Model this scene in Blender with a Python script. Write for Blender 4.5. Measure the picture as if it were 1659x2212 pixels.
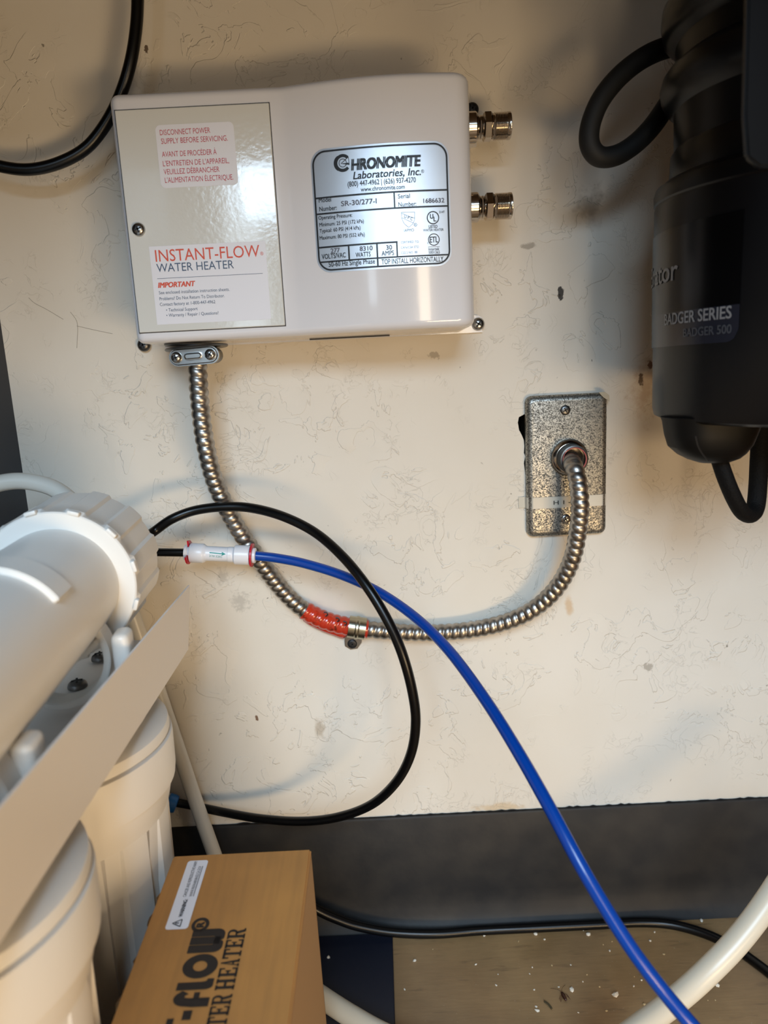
import bpy, bmesh, math, random
from mathutils import Vector, Matrix
random.seed(7)
for o in list(bpy.data.objects): bpy.data.objects.remove(o)
scn = bpy.context.scene
COL = scn.collection
PI = math.pi

# ------------------------------------------------------------------ camera
F_PX = 1534.0; CX, CY = 829.5, 1106.0
PITCH, ROLL = math.radians(11.0), math.radians(2.9)
CAM = Vector((0, -.523, .455))
FW = Vector((0, math.cos(PITCH), -math.sin(PITCH)))
_r0 = Vector((1, 0, 0)); _u0 = _r0.cross(FW)
RT = _r0*math.cos(ROLL) - _u0*math.sin(ROLL)
UP = _r0*math.sin(ROLL) + _u0*math.cos(ROLL)
cd = bpy.data.cameras.new('camera'); cam = bpy.data.objects.new('camera', cd); COL.objects.link(cam)
M = Matrix((RT, UP, -FW)).transposed().to_4x4(); M.translation = CAM
cam.matrix_world = M
cd.sensor_fit = 'VERTICAL'; cd.sensor_height = 36; cd.sensor_width = 27
cd.lens = F_PX/2212*36; cd.clip_start = .01; cd.clip_end = 50
cd.dof.use_dof = True; cd.dof.focus_distance = .475; cd.dof.aperture_fstop = 8.0
scn.camera = cam

# ------------------------------------------------------------------ world, lights, exposure
w = bpy.data.worlds.new('world'); scn.world = w; w.use_nodes = True
w.node_tree.nodes['Background'].inputs[0].default_value = (.88, .78, .64, 1)
w.node_tree.nodes['Background'].inputs[1].default_value = .13
def area(name, loc, aim, sx, sy, power, col):
    l = bpy.data.lights.new(name, 'AREA'); l.shape = 'RECTANGLE'; l.size = sx; l.size_y = sy
    l.energy = power; l.color = col
    o = bpy.data.objects.new(name, l); COL.objects.link(o); o.location = loc
    o.rotation_euler = (Vector(aim)-Vector(loc)).to_track_quat('-Z', 'Y').to_euler()
area('added_warm_fill', (.19, -1.10, .42), (-.10, 0, .12), .075, .42, 1.2, (1.0, .80, .56))  # added warm fill lifting the canisters, narrowed to streak the heater bulge
area('sunlit_floor_light', (.34, -.92, .07), (.15, 0, .05), .30, .12, 2.9, (1.0, .70, .38))
area('added_side_fill', (.58, -.98, .12), (-.12, -.12, .18), .22, .16, 2.3, (1.0, .76, .48))  # added warm fill from the right, brightens bracket flange and canisters
area('window_light', (-.04, -2.0, 1.38), (-.15, 0, .30), .8, .85, 45, (.58, .79, 1.0))
area('door_glint_light', (-.37, -1.8, .74), (-.1, 0, .5), .10, .62, 1.1, (.70, .86, 1.0))  # narrow lamp added to put a bright reflection on the heater door
scn.view_settings.view_transform = 'Standard'; scn.view_settings.look = 'None'
scn.view_settings.exposure = 0.0; scn.view_settings.gamma = 1.0
scn.view_settings.use_curve_mapping = False

# ------------------------------------------------------------------ measuring helpers (pixel of the 1659x2212 frame -> point in the room)
def ray(px, py): return FW + RT*((px-CX)/F_PX) - UP*((py-CY)/F_PX)
def P(px, py, y=0.0):
    d = ray(px, py); return CAM + d*((y-CAM.y)/d.y)
def PZ(px, py, z=0.0):
    d = ray(px, py); return CAM + d*((z-CAM.z)/d.z)
def PPL(px, py, o, n):
    d = ray(px, py); return CAM + d*((o-CAM).dot(n)/d.dot(n))

# ------------------------------------------------------------------ materials
def lin(c):
    return tuple(((v/255)/12.92 if v/255 <= .04045 else ((v/255+.055)/1.055)**2.4) for v in c)
MATS = {}
def mat(name, rgb, rough=.5, metal=0.0, coat=0.0, spec=.5):
    m = bpy.data.materials.new(name); m.use_nodes = True
    b = m.node_tree.nodes['Principled BSDF']
    b.inputs['Base Color'].default_value = (*lin(rgb), 1); b.inputs['Roughness'].default_value = rough
    b.inputs['Metallic'].default_value = metal; b.inputs['Coat Weight'].default_value = coat
    b.inputs['Coat Roughness'].default_value = .06; b.inputs['Specular IOR Level'].default_value = spec
    MATS[name] = m; return m
def nd(m, t, **kw):
    n = m.node_tree.nodes.new(t)
    for k, v in kw.items():
        if k.startswith('i_'):
            key = k[2:]; n.inputs[int(key) if key.isdigit() else key].default_value = v
        else: setattr(n, k, v)
    return n
def lk(m, a, b): m.node_tree.links.new(a, b)
def noise(m, vec, scale, detail=3, rough=.5, dist=0.0):
    n = nd(m, 'ShaderNodeTexNoise'); n.inputs['Scale'].default_value = scale; n.inputs['Detail'].default_value = detail
    n.inputs['Roughness'].default_value = rough; n.inputs['Distortion'].default_value = dist
    if vec: lk(m, vec, n.inputs['Vector'])
    return n.outputs['Fac']
def mapr(m, v, a, b, c=0.0, d=1.0, smooth=False):
    n = nd(m, 'ShaderNodeMapRange'); n.inputs[1].default_value = a; n.inputs[2].default_value = b
    n.inputs[3].default_value = c; n.inputs[4].default_value = d
    if smooth: n.interpolation_type = 'SMOOTHSTEP'
    lk(m, v, n.inputs[0]); return n.outputs[0]
def mth(m, op, a, b=None):
    n = nd(m, 'ShaderNodeMath', operation=op)
    for i, v in enumerate((a, b)):
        if v is None: continue
        if isinstance(v, (int, float)): n.inputs[i].default_value = v
        else: lk(m, v, n.inputs[i])
    return n.outputs[0]
def mix(m, fac, a, b):
    n = nd(m, 'ShaderNodeMix', data_type='RGBA')
    if isinstance(fac, (int, float)): n.inputs[0].default_value = fac
    else: lk(m, fac, n.inputs[0])
    for i, v in ((6, a), (7, b)):
        if isinstance(v, tuple): n.inputs[i].default_value = (*v, 1) if len(v) == 3 else v
        else: lk(m, v, n.inputs[i])
    return n.outputs[2]
def coords(m, scale=(1, 1, 1), which='Object'):
    t = nd(m, 'ShaderNodeTexCoord'); mp = nd(m, 'ShaderNodeMapping'); mp.inputs['Scale'].default_value = scale
    lk(m, t.outputs[which], mp.inputs['Vector']); return mp.outputs['Vector']
def bump(m, h, dist, strength=1.0):
    n = nd(m, 'ShaderNodeBump'); n.inputs['Distance'].default_value = dist; n.inputs['Strength'].default_value = strength
    lk(m, h, n.inputs['Height']); lk(m, n.outputs[0], m.node_tree.nodes['Principled BSDF'].inputs['Normal'])
def setc(m, c, sock='Base Color'): lk(m, c, m.node_tree.nodes['Principled BSDF'].inputs[sock])

# plaster wall: skip-trowel relief, specks, one painted dark hole, a few stains where the photo has them
m = mat('cream_plaster', (224, 214, 196), .45, spec=.3)
co = coords(m)
n1 = noise(m, co, 34, 4, .55, 1.2); n2 = noise(m, co, 11, 2, .5, .4)
isl = mapr(m, n1, .535, .55, 0, 1, True)
msk = mapr(m, n2, .42, .56, 0, 1, True)
n3 = noise(m, co, 62, 3, .5, 2.0)
rid = mth(m, 'ABSOLUTE', mth(m, 'SUBTRACT', n3, .5))
rid = mapr(m, rid, .012, .0, 0, 1)
msk2 = mapr(m, noise(m, co, 24, 2), .54, .62, 0, 1, True)
h = mth(m, 'ADD', mth(m, 'MULTIPLY', isl, msk), mth(m, 'MULTIPLY', mth(m, 'MULTIPLY', rid, msk2), .4))
h = mth(m, 'ADD', h, mth(m, 'MULTIPLY', noise(m, co, 300, 2), .10))
h = mth(m, 'ADD', h, mth(m, 'MULTIPLY', noise(m, co, 9, 1), .9))
bump(m, h, .0012, .55)
c = mix(m, mapr(m, noise(m, co, 7, 4), .38, .68), lin((225, 218, 206)), lin((219, 210, 195)))
speck = mth(m, 'MULTIPLY', mapr(m, noise(m, co, 170, 2, .5), .735, .76), mapr(m, noise(m, co, 14, 2), .48, .62))
c = mix(m, mth(m, 'MULTIPLY', speck, .75), c, lin((92, 80, 66)))
BN = {k_: noise(m, co, k_, 3, .65) for k_ in (70, 130, 260)}
def blot(c, px, py, rx, rz, col, amt, edge=.35, nscale=120):
    p = P(px, py)
    sx = nd(m, 'ShaderNodeSeparateXYZ'); lk(m, co, sx.inputs[0])
    dx = mth(m, 'DIVIDE', mth(m, 'SUBTRACT', sx.outputs[0], p.x), rx)
    dz = mth(m, 'DIVIDE', mth(m, 'SUBTRACT', sx.outputs[2], p.z), rz)
    d = mth(m, 'SQRT', mth(m, 'ADD', mth(m, 'MULTIPLY', dx, dx), mth(m, 'MULTIPLY', dz, dz)))
    d = mth(m, 'ADD', d, mth(m, 'MULTIPLY', mth(m, 'SUBTRACT', BN[70 if nscale < 95 else 130 if nscale < 190 else 260], .5), 2.6))
    f = mapr(m, d, 1.0, 1.0-edge, 0, amt, True)
    return mix(m, f, c, lin(col))
c = blot(c, 1395, 840, .014, .026, (160, 112, 66), .38, .9, 130)
c = blot(c, 1404, 788, .0024, .0036, (96, 52, 26), .85, .5, 260)
c = blot(c, 1384, 822, .0022, .0060, (70, 48, 34), .85, .5, 260)
c = blot(c, 1211, 632, .0024, .005, (34, 27, 22), .95, .3, 200)  # dark spot painted for the shade inside a small wall hole
c = blot(c, 1270, 440, .014, .016, (105, 88, 64), .5, .9, 70)
c = blot(c, 938, 768, .0045, .003, (120, 108, 94), .5, .5, 260)
c = blot(c, 1140, 532, .008, .0022, (98, 82, 62), .5, .6, 160)
c = blot(c, 520, 1300, .010, .010, (128, 122, 112), .34, .8, 240)
c = blot(c, 480, 1245, .006, .010, (136, 128, 116), .34, .8, 240)
c = blot(c, 1400, 1440, .006, .004, (112, 100, 82), .5, .6, 220)
c = blot(c, 1230, 1310, .004, .012, (196, 152, 92), .55, .8, 80)
c = blot(c, 690, 1575, .006, .010, (170, 152, 128), .6, .7, 90)
c = blot(c, 1080, 1745, .030, .005, (206, 176, 130), .55, .8, 60)
c = blot(c, 555, 1552, .0012, .0030, (110, 74, 46), .9, .3, 300)
c = blot(c, 315, 105, .0016, .0024, (84, 62, 42), .9, .3, 300)
setc(m, c)

m = mat('dark_cove_base', (42, 41, 40), .5, spec=.25)
co = coords(m); setc(m, mix(m, mapr(m, noise(m, co, 40, 4), .4, .7), lin((37, 37, 38)), lin((49, 47, 45))))
bump(m, noise(m, co, 220, 2), .0002, .5)
m = mat('tan_vinyl', (140, 114, 82), .5)
co = coords(m, (1, 1, 1)); co2 = coords(m, (16, 90, 1))
c = mix(m, mapr(m, noise(m, co, 16, 4), .35, .68), lin((134, 106, 70)), lin((166, 134, 92)))
c = mix(m, mth(m, 'MULTIPLY', mapr(m, noise(m, co2, 2.2, 3), .60, .72), .55), c, lin((98, 78, 54)))
c = mix(m, mth(m, 'MULTIPLY', mapr(m, noise(m, co, 420, 2), .70, .78), .5), c, lin((196, 180, 152)))
c = mix(m, mapr(m, noise(m, co, 5, 2), .5, .75, 0, .4), c, lin((150, 122, 100)))
setc(m, c); bump(m, noise(m, co2, 3, 3), .0003, .5)
m = mat('navy_laminate', (24, 29, 44), .45)
co = coords(m); setc(m, mix(m, mapr(m, noise(m, co, 300, 2), .72, .8, 0, .35), lin((22, 27, 42)), lin((70, 74, 88))))
mat('countertop_underside', (84, 66, 44), .8); mat('warm_bounce_brown', (132, 88, 48), .6)
mat('crack_grey', (160, 152, 140), .9); mat('raw_gypsum', (196, 184, 160), .9); mat('box_steel', (70, 66, 60), .55, .8)

m = mat('white_enamel', (224, 225, 231), .16, coat=.5)
co = coords(m); bump(m, noise(m, co, 260, 2), .00012, .22)
m = mat('door_enamel', (214, 215, 211), .13, coat=.6)
co = coords(m); bump(m, noise(m, co, 330, 2), .00022, .35)
mat('painted_gap_shade', (60, 60, 62), .6)  # first grey paints shade into the door gap and bottom seam
mat('sticker_white', (226, 226, 233), .38); mat('ink_red', (186, 58, 74), .45); mat('ink_orange', (212, 74, 32), .45)
mat('ink_slate', (66, 84, 112), .45); mat('ink_grey', (98, 102, 118), .45); mat('ink_black', (24, 23, 25), .4)
m = mat('brushed_silver', (206, 210, 216), .34, .75)
co = coords(m, (1, 1, 40)); bump(m, noise(m, co, 160, 3), .00005, .4)
m = mat('galvanised', (150, 147, 138), .36, .95)
co = coords(m)
v = nd(m, 'ShaderNodeTexVoronoi'); v.inputs['Scale'].default_value = 1500; lk(m, co, v.inputs['Vector'])
sp = nd(m, 'ShaderNodeSeparateColor'); lk(m, v.outputs['Color'], sp.inputs[0])
f = mth(m, 'ADD', mth(m, 'MULTIPLY', sp.outputs[0], .55), mth(m, 'MULTIPLY', noise(m, co, 520, 3, .6), .45))
setc(m, mix(m, mapr(m, f, .25, .75), lin((84, 83, 79)), lin((186, 184, 176))))
setc(m, mapr(m, f, .3, .7, .60, .36), 'Roughness'); bump(m, f, .00012, .4)
m = mat('conduit_steel', (140, 134, 127), .36, 1.0)
co = coords(m); setc(m, mix(m, mapr(m, noise(m, co, 120, 3), .35, .7), lin((146, 141, 135)), lin((190, 185, 178))))
mat('zinc', (178, 178, 176), .24, 1.0); mat('zinc_dark', (104, 104, 104), .35, 1.0); mat('chrome_nickel', (186, 176, 164), .16, 1.0)
mat('yellow_zinc', (184, 178, 156), .26, 1.0); mat('recess_black', (18, 18, 19), .6); mat('black_screw', (44, 44, 46), .42, .5)
m = mat('red_tape', (196, 58, 34), .22, coat=.4)
co = coords(m); setc(m, mix(m, mapr(m, noise(m, co, 240, 3), .60, .74), lin((192, 54, 32)), lin((112, 40, 24))))
mat('pink_throat', (214, 120, 112), .45); mat('hole_black', (6, 6, 6), .9)
mat('label_tape', (198, 192, 178), .28)
mat('black_tube', (6, 6, 7), .3, spec=.35); mat('blue_tube', (0, 60, 150), .26)
mat('black_rubber', (5, 5, 5), .7)
m = mat('braided_sleeve', (8, 7, 7), .75, spec=.2)
co = coords(m); bump(m, noise(m, co, 900, 2), .0005, .8)
mat('white_tube', (206, 202, 192), .35); mat('cream_hose', (214, 206, 188), .32)
mat('white_plastic', (228, 225, 219), .36); mat('white_fitting', (224, 225, 230), .3); mat('white_plate', (228, 223, 218), .42); mat('torn_brown', (104, 74, 42), .9)
mat('clip_red', (190, 20, 44), .35); mat('print_teal', (30, 140, 132), .5); mat('collet_blue', (38, 112, 190), .35)
mat('disposer_black', (7, 7, 8), .32, spec=.25); mat('disposer_grey', (12, 12, 14), .32, spec=.28); mat('disposer_label', (4, 4, 5), .22, spec=.35)
mat('label_band', (30, 31, 40), .25); mat('label_ink', (120, 120, 122), .4); mat('label_ink_dim', (62, 64, 70), .4)
mat('terminal_black', (8, 8, 8), .5, spec=.2); mat('arm_blue_black', (4, 4, 6), .35, spec=.25)
m = mat('cardboard', (172, 126, 74), .75)
co = coords(m); c1 = mix(m, mapr(m, noise(m, co, 18, 4), .35, .7), lin((168, 118, 64)), lin((190, 134, 70)))
co2 = coords(m, (300, 6, 300)); c1 = mix(m, mapr(m, noise(m, co2, 1.0, 2), .4, .7, 0, .25), c1, lin((140, 100, 58)))
setc(m, c1); bump(m, noise(m, co2, 1.2, 2), .0003, .4)
mat('cardboard_side', (158, 128, 92), .8); mat('print_brown_black', (34, 29, 28), .6)
mat('plaster_crumb', (226, 218, 202), .8); mat('tan_crumb', (196, 172, 128), .8); mat('insect_brown', (58, 28, 16), .4); mat('wood_shred', (72, 62, 40), .8)

# ------------------------------------------------------------------ mesh helpers
def link(name, me, parent=None, mtl=None, smooth=False, auto=None):
    o = bpy.data.objects.new(name, me); COL.objects.link(o)
    if parent: o.parent = parent
    if mtl: me.materials.append(MATS[mtl])
    if smooth or auto:
        for p in me.polygons: p.use_smooth = True
        if auto: me.set_sharp_from_angle(angle=math.radians(auto))
    return o
def frompy(name, v, f, mtl, parent=None, smooth=False, auto=None):
    me = bpy.data.meshes.new(name); me.from_pydata([tuple(a) for a in v], [], f); me.update()
    return link(name, me, parent, mtl, smooth, auto)
def frombm(name, bm, mtl, parent=None, smooth=False, auto=None):
    bmesh.ops.recalc_face_normals(bm, faces=bm.faces)
    me = bpy.data.meshes.new(name); bm.to_mesh(me); bm.free()
    return link(name, me, parent, mtl, smooth, auto)
def tag(o, label, cat=None, group=None, kind=None):
    o['label'] = label
    if cat: o['category'] = cat
    if group: o['group'] = group
    if kind: o['kind'] = kind
    return o
def struct(o, label=None):
    o['kind'] = 'structure'
    if label: o['label'] = label
    return o
def empty(name, loc, label, cat, group=None):
    o = bpy.data.objects.new(name, None); COL.objects.link(o); o.empty_display_size = .01
    o['base'] = 1; del o['base']
    tag(o, label, cat, group); EMPTY_LOC[o.name] = Vector(loc); return o
EMPTY_LOC = {}
def smoothpath(pts, n=10):
    pts = [Vector(p) for p in pts]; out = []
    for i in range(len(pts)-1):
        p0 = pts[max(i-1, 0)]; p1 = pts[i]; p2 = pts[i+1]; p3 = pts[min(i+2, len(pts)-1)]
        if i == 0: p0 = p1*2-p2
        if i == len(pts)-2: p3 = p2*2-p1
        for k in range(n):
            t = k/n
            out.append(.5*((2*p1)+(p2-p0)*t+(2*p0-5*p1+4*p2-p3)*t*t+(3*p1-p0-3*p2+p3)*t**3))
    out.append(pts[-1]); return out
def resample(path, step):
    L = [0]
    for a, b in zip(path, path[1:]): L.append(L[-1]+(b-a).length)
    n = max(2, int(L[-1]/step)); out = []; j = 0
    for i in range(n+1):
        s = L[-1]*i/n
        while j < len(L)-2 and L[j+1] < s: j += 1
        t = (s-L[j])/max(1e-9, L[j+1]-L[j]); out.append(path[j].lerp(path[j+1], min(1, t)))
    return out, L[-1]/n
def sweep(path, rfun, seg=12, squash=None):
    """rings along a path; rfun(s, theta, i) gives the radius"""
    V = []; Fc = []; N = len(path)
    t0 = (path[1]-path[0]).normalized()
    ref = Vector((0, 1, 0)) if abs(t0.y) < .9 else Vector((0, 0, 1))
    nrm = (ref - t0*ref.dot(t0)).normalized(); s = 0
    for i, p in enumerate(path):
        t = (path[min(i+1, N-1)]-path[max(i-1, 0)]).normalized()
        nrm = (nrm - t*nrm.dot(t)).normalized(); b = t.cross(nrm)
        if i: s += (p-path[i-1]).length
        for k in range(seg):
            a = 2*PI*k/seg; r = rfun(s, a, i)
            q = 1.0 if squash is None else squash
            V.append(p + nrm*(math.cos(a)*r) + b*(math.sin(a)*r*q))
    for i in range(N-1):
        for k in range(seg):
            a = i*seg+k; b2 = i*seg+(k+1) % seg
            Fc.append((a, b2, b2+seg, a+seg))
    Fc.append(tuple(range(seg))[::-1]); Fc.append(tuple((N-1)*seg+k for k in range(seg)))
    return V, Fc
def tube(name, pts, r, mtl, parent=None, seg=14, n=8, squash=None):
    path = smoothpath(pts, n)
    V, Fc = sweep(path, (lambda s, a, i: r), seg, squash)
    return frompy(name, V, Fc, mtl, parent, auto=50)
def frame_of(axis):
    z = Vector(axis).normalized(); ref = Vector((0, 0, 1)) if abs(z.z) < .9 else Vector((1, 0, 0))
    x = ref.cross(z).normalized(); y = z.cross(x); return x, y, z
def lathe_data(prof, o, axis, seg=40, rmod=None, cap=True):
    x, y, z = frame_of(axis); o = Vector(o); V = []; Fc = []
    for (r, hh) in prof:
        for k in range(seg):
            a = 2*PI*k/seg; rr = r if rmod is None else rmod(r, hh, a)
            V.append(o + z*hh + (x*math.cos(a)+y*math.sin(a))*rr)
    for i in range(len(prof)-1):
        for k in range(seg):
            a = i*seg+k; b = i*seg+(k+1) % seg; Fc.append((a, b, b+seg, a+seg))
    if cap and prof[0][0] > 1e-6: Fc.append(tuple(range(seg))[::-1])
    if cap and prof[-1][0] > 1e-6: Fc.append(tuple((len(prof)-1)*seg+k for k in range(seg)))
    return V, Fc
def lathe(name, prof, o, axis, mtl, parent=None, seg=40, rmod=None, auto=35, cap=True, sc=1.0):
    prof = [(a*sc, b*sc) for a, b in prof]
    V, Fc = lathe_data(prof, o, axis, seg, rmod, cap)
    return frompy(name, V, Fc, mtl, parent, auto=auto)
def boxbm(lo, hi, bev=0, seg=2):
    bm = bmesh.new(); bmesh.ops.create_cube(bm, size=1)
    for v in bm.verts:
        v.co = Vector([lo[i]+(v.co[i]+.5)*(hi[i]-lo[i]) for i in range(3)])
    if bev: bmesh.ops.bevel(bm, geom=bm.edges[:], offset=bev, segments=seg, profile=.5, affect='EDGES')
    return bm
def prism(poly, y0, y1):
    """extrude an (x,z) polygon from y0 to y1"""
    n = len(poly); V = [(x, y0, z) for x, z in poly]+[(x, y1, z) for x, z in poly]
    Fc = [tuple(range(n)), tuple(range(2*n-1, n-1, -1))]+[(i, i+n, (i+1) % n+n, (i+1) % n) for i in range(n)]
    return V, Fc
def bmof(V, Fc):
    bm = bmesh.new(); vs = [bm.verts.new(v) for v in V]
    for f in Fc: bm.faces.new([vs[i] for i in f])
    bmesh.ops.recalc_face_normals(bm, faces=bm.faces); return bm
def rrect(x0, z0, x1, z1, r, n=6):
    out = []
    for cx, cz, a0 in ((x1-r, z1-r, 0), (x0+r, z1-r, 90), (x0+r, z0+r, 180), (x1-r, z0+r, 270)):
        for k in range(n+1):
            a = math.radians(a0+90*k/n); out.append((cx+r*math.cos(a), cz+r*math.sin(a)))
    return out
def screw(name, loc, r, parent, mtl='zinc', hgt=None, axis=(0, -1, 0), rot=.4, label=None):
    hgt = hgt or r*.55; loc = Vector(loc)
    prof = [(r, 0), (r*1.0, hgt*.25), (r*.9, hgt*.62), (r*.65, hgt*.88), (r*.32, hgt), (1e-7, hgt*1.02)]
    s = lathe(name, prof, loc, axis, mtl, parent, 24)
    if label: s['label'] = label
    x, y, z = frame_of(axis)
    V = []; Fc = []
    for a in (rot, rot+PI/2):
        u = x*math.cos(a)+y*math.sin(a); v2 = z.cross(u); b = len(V)
        for du, dv in ((-.55, -.11), (.55, -.11), (.55, .11), (-.55, .11)):
            for hz in (.55, 1.06): V.append(loc+u*du*r+v2*dv*r+z*hgt*hz)
        for i in range(4):
            j = (i+1) % 4; Fc.append((b+2*i, b+2*j, b+2*j+1, b+2*i+1))
        Fc.append((b+1, b+3, b+5, b+7)); Fc.append((b, b+6, b+4, b+2))
    frompy('cross_recess', V, Fc, 'recess_black', s)
    return s

# text -> flat triangles; every print of one colour on one label is one mesh
_txt = {}
def text_mesh(s, bold=0.0):
    key = (s, bold)
    if key in _txt: return _txt[key]
    cu = bpy.data.curves.new('t', 'FONT'); cu.body = s; cu.size = 1.0; cu.offset = bold; cu.resolution_u = 3
    o = bpy.data.objects.new('t', cu); COL.objects.link(o)
    dg = bpy.context.evaluated_depsgraph_get(); me = bpy.data.meshes.new_from_object(o.evaluated_get(dg))
    V = [(v.co.x, v.co.y) for v in me.vertices]; Fc = [tuple(p.vertices) for p in me.polygons]
    bpy.data.objects.remove(o); bpy.data.curves.remove(cu); bpy.data.meshes.remove(me)
    _txt[key] = (V, Fc); return _txt[key]
_cv = text_mesh('H')[0]; CAPH = max(v[1] for v in _cv)-min(v[1] for v in _cv)
class Ink:
    """collects flat print in (u,v) surface coordinates and builds it on a surface function"""
    def __init__(s): s.V = []; s.F = []; s.L = {}
    def poly(s, pts):
        b = len(s.V); s.V += list(pts); s.F.append(tuple(range(b, b+len(pts))))
    def bar(s, a, b, wd):
        a = Vector(a); b = Vector(b); n = max(1, int((b-a).length/.012)); d = (b-a).normalized(); q = Vector((-d.y, d.x))*wd/2
        for i in range(n):
            p0 = a.lerp(b, i/n); p1 = a.lerp(b, (i+1)/n); s.poly([p0-q, p1-q, p1+q, p0+q])
    def ring(s, c, r0, r1, a0=0, a1=360, n=28):
        for i in range(n):
            t0 = math.radians(a0+(a1-a0)*i/n); t1 = math.radians(a0+(a1-a0)*(i+1)/n)
            s.poly([(c[0]+r*math.cos(t), c[1]+r*math.sin(t)) for r, t in ((r0, t0), (r0, t1), (r1, t1), (r1, t0))])
    def text(s, st, a, b, cap, bold=0.0, shear=0.0, flip=False):
        """baseline from a to b (surface coords), letters cap high"""
        V, Fc = text_mesh(st); a = Vector(a); b = Vector(b)
        u0 = min(v[0] for v in V); u1 = max(v[0] for v in V); ex = (b-a)/(u1-u0); L = ex.length
        ey = Vector((-ex.y, ex.x)).normalized()*(cap/CAPH); o = len(s.V)
        exn = ex.normalized(); bw = bold*cap/CAPH; lay = -1
        for du, dv in (((0, 0),) if bold < .008 else ((-bw, -bw*.6), (bw, -bw*.6), (bw, bw*.6), (-bw, bw*.6))):
            o = len(s.V); lay += 1
            for v in V:
                s.L[len(s.V)] = lay
                p = a + ex*(v[0]-u0) + ey*v[1] + exn*(shear*v[1]*cap/CAPH+du) + ey.normalized()*dv
                s.V.append((p.x, p.y))
            s.F += [tuple(i+o for i in f) for f in Fc]
    def build(s, name, surf, mtl, parent, nrm=(0, -1, 0)):
        n = Vector(nrm).normalized()*2.5e-5
        return frompy(name, [Vector(surf(*q))+n*s.L.get(i, 0) for i, q in enumerate(s.V)], s.F, mtl, parent)

# ================================================================== THE SETTING
XL, XR = -.265, .37; ZC = .735; YF = -.60
plate_lo = P(1137, 1157); PLX0, PLX1, PLZ0, PLZ1 = .1064, .1654, .3294, .4339
# wall with the rough cut-out round the outlet box
hole = [(.1085, .4322), (.1068, .4275), (.1066, .4210), (.1022, .4190), (.1014, .4150), (.1022, .4095), (.1040, .4060), (.1056, .4020), (.1060, .3975), (.1056, .3925), (.1065, .3900), (.1055, .3850),
        (.1060, .3800), (.1066, .3740), (.1070, .352), (.1068, .338), (.109, .3315), (.150, .3318), (.1640, .3330), (.1650, .352), (.1650, .40), (.1648, .430), (.160, .4322), (.130, .4315)]
bm = bmesh.new()
def loop(pts):
    vs = [bm.verts.new((x, 0, z)) for x, z in pts]
    return [bm.edges.new((vs[i], vs[(i+1) % len(vs)])) for i in range(len(vs))]
es = loop([(XL, -.03), (XR, -.03), (XR, ZC), (XL, ZC)])+loop(hole)
bmesh.ops.triangle_fill(bm, use_beauty=True, use_dissolve=False, edges=es, normal=(0, -1, 0))
# thickness of the board inside the cut-out
front = [v for v in bm.verts]
for i in range(len(hole)):
    a = hole[i]; b = hole[(i+1) % len(hole)]
    vs = [bm.verts.new(q) for q in ((a[0], 0, a[1]), (b[0], 0, b[1]), (b[0], .013, b[1]), (a[0], .013, a[1]))]; bm.faces.new(vs)
for f in bm.faces: f.normal_update()
wall = struct(frombm('wall_back', bm, 'cream_plaster'), 'cream skip-trowel plaster wall at the back of the cabinet')
struct(frombm('wall_left', boxbm((XL-.018, YF, -.03), (XL, .0, ZC)), 'navy_laminate'), 'dark navy cabinet side panel at the left')
struct(frombm('wall_right', boxbm((XR, YF, -.03), (XR+.018, 0, ZC)), 'warm_bounce_brown'), 'unseen cabinet side panel at the right, brown for warm bounce')  # unseen panel, pulled inward and made brown to bounce warm light
struct(frombm('ceiling', boxbm((XL-.018, YF-.02, ZC), (XR+.018, .02, ZC+.03)), 'countertop_underside'), 'underside of the countertop')
struct(frombm('floor', boxbm((XL-.018, YF, -.02), (XR+.018, 0, 0)), 'tan_vinyl'), 'tan brown streaked vinyl floor with crumbs')
# cove base
prof = [(0, .100), (-.0028, .1000), (-.0036, .0985), (-.0036, .030), (-.0042, .021), (-.0055, .0165), (-.0070, .0120), (-.0095, .006), (-.0125, .0024), (-.0136, .0), (0, 0)]
N = len(prof); xs = (XL, XR); V = [(x, y, z) for x in xs for y, z in prof]
Fc = [(i, i+1, i+1+N, i+N) for i in range(N-1)]+[tuple(range(N)), tuple(range(2*N-1, N-1, -1))]
struct(frompy('baseboard_back', V, Fc, 'dark_cove_base', auto=40), 'dark charcoal rubber cove base along the wall foot')
# ragged caulk line along the top of the cove base
V = []; Fc = []; K = 160
for i in range(K+1):
    x = -.16+.52*i/K; j = random.uniform(0, .0012)*(1 if random.random() < .6 else .2)
    V += [(x, -.0006, .0995), (x, -.0008, .1003+j)]
for i in range(K): Fc.append((2*i, 2*i+2, 2*i+3, 2*i+1))
frompy('caulk_line', V, Fc, 'recess_black', bpy.data.objects['baseboard_back'])
# hairline drywall cracks on the wall
for pts in ([(62, 643), (75, 655), (100, 668), (137, 690)], [(166, 704), (200, 712), (243, 721)], [(152, 674), (165, 692), (168, 712), (166, 752)]):
    tube('hairline_crack', [P(x, y, -.00005) for x, y in pts], .00018, 'crack_grey', wall, 6, 4)

# navy panel on the floor under the filters
e0, e1 = PZ(848, 2020, .003), PZ(858, 2212, .003)
bm = boxbm((XL+.001, YF+.01, .0), (e0.x, -.0145, .003), .0006, 1)
tag(frombm('floor_panel', bm, 'navy_laminate'), 'dark navy flat panel lying on the tan floor under the cardboard box', 'panel')

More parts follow.
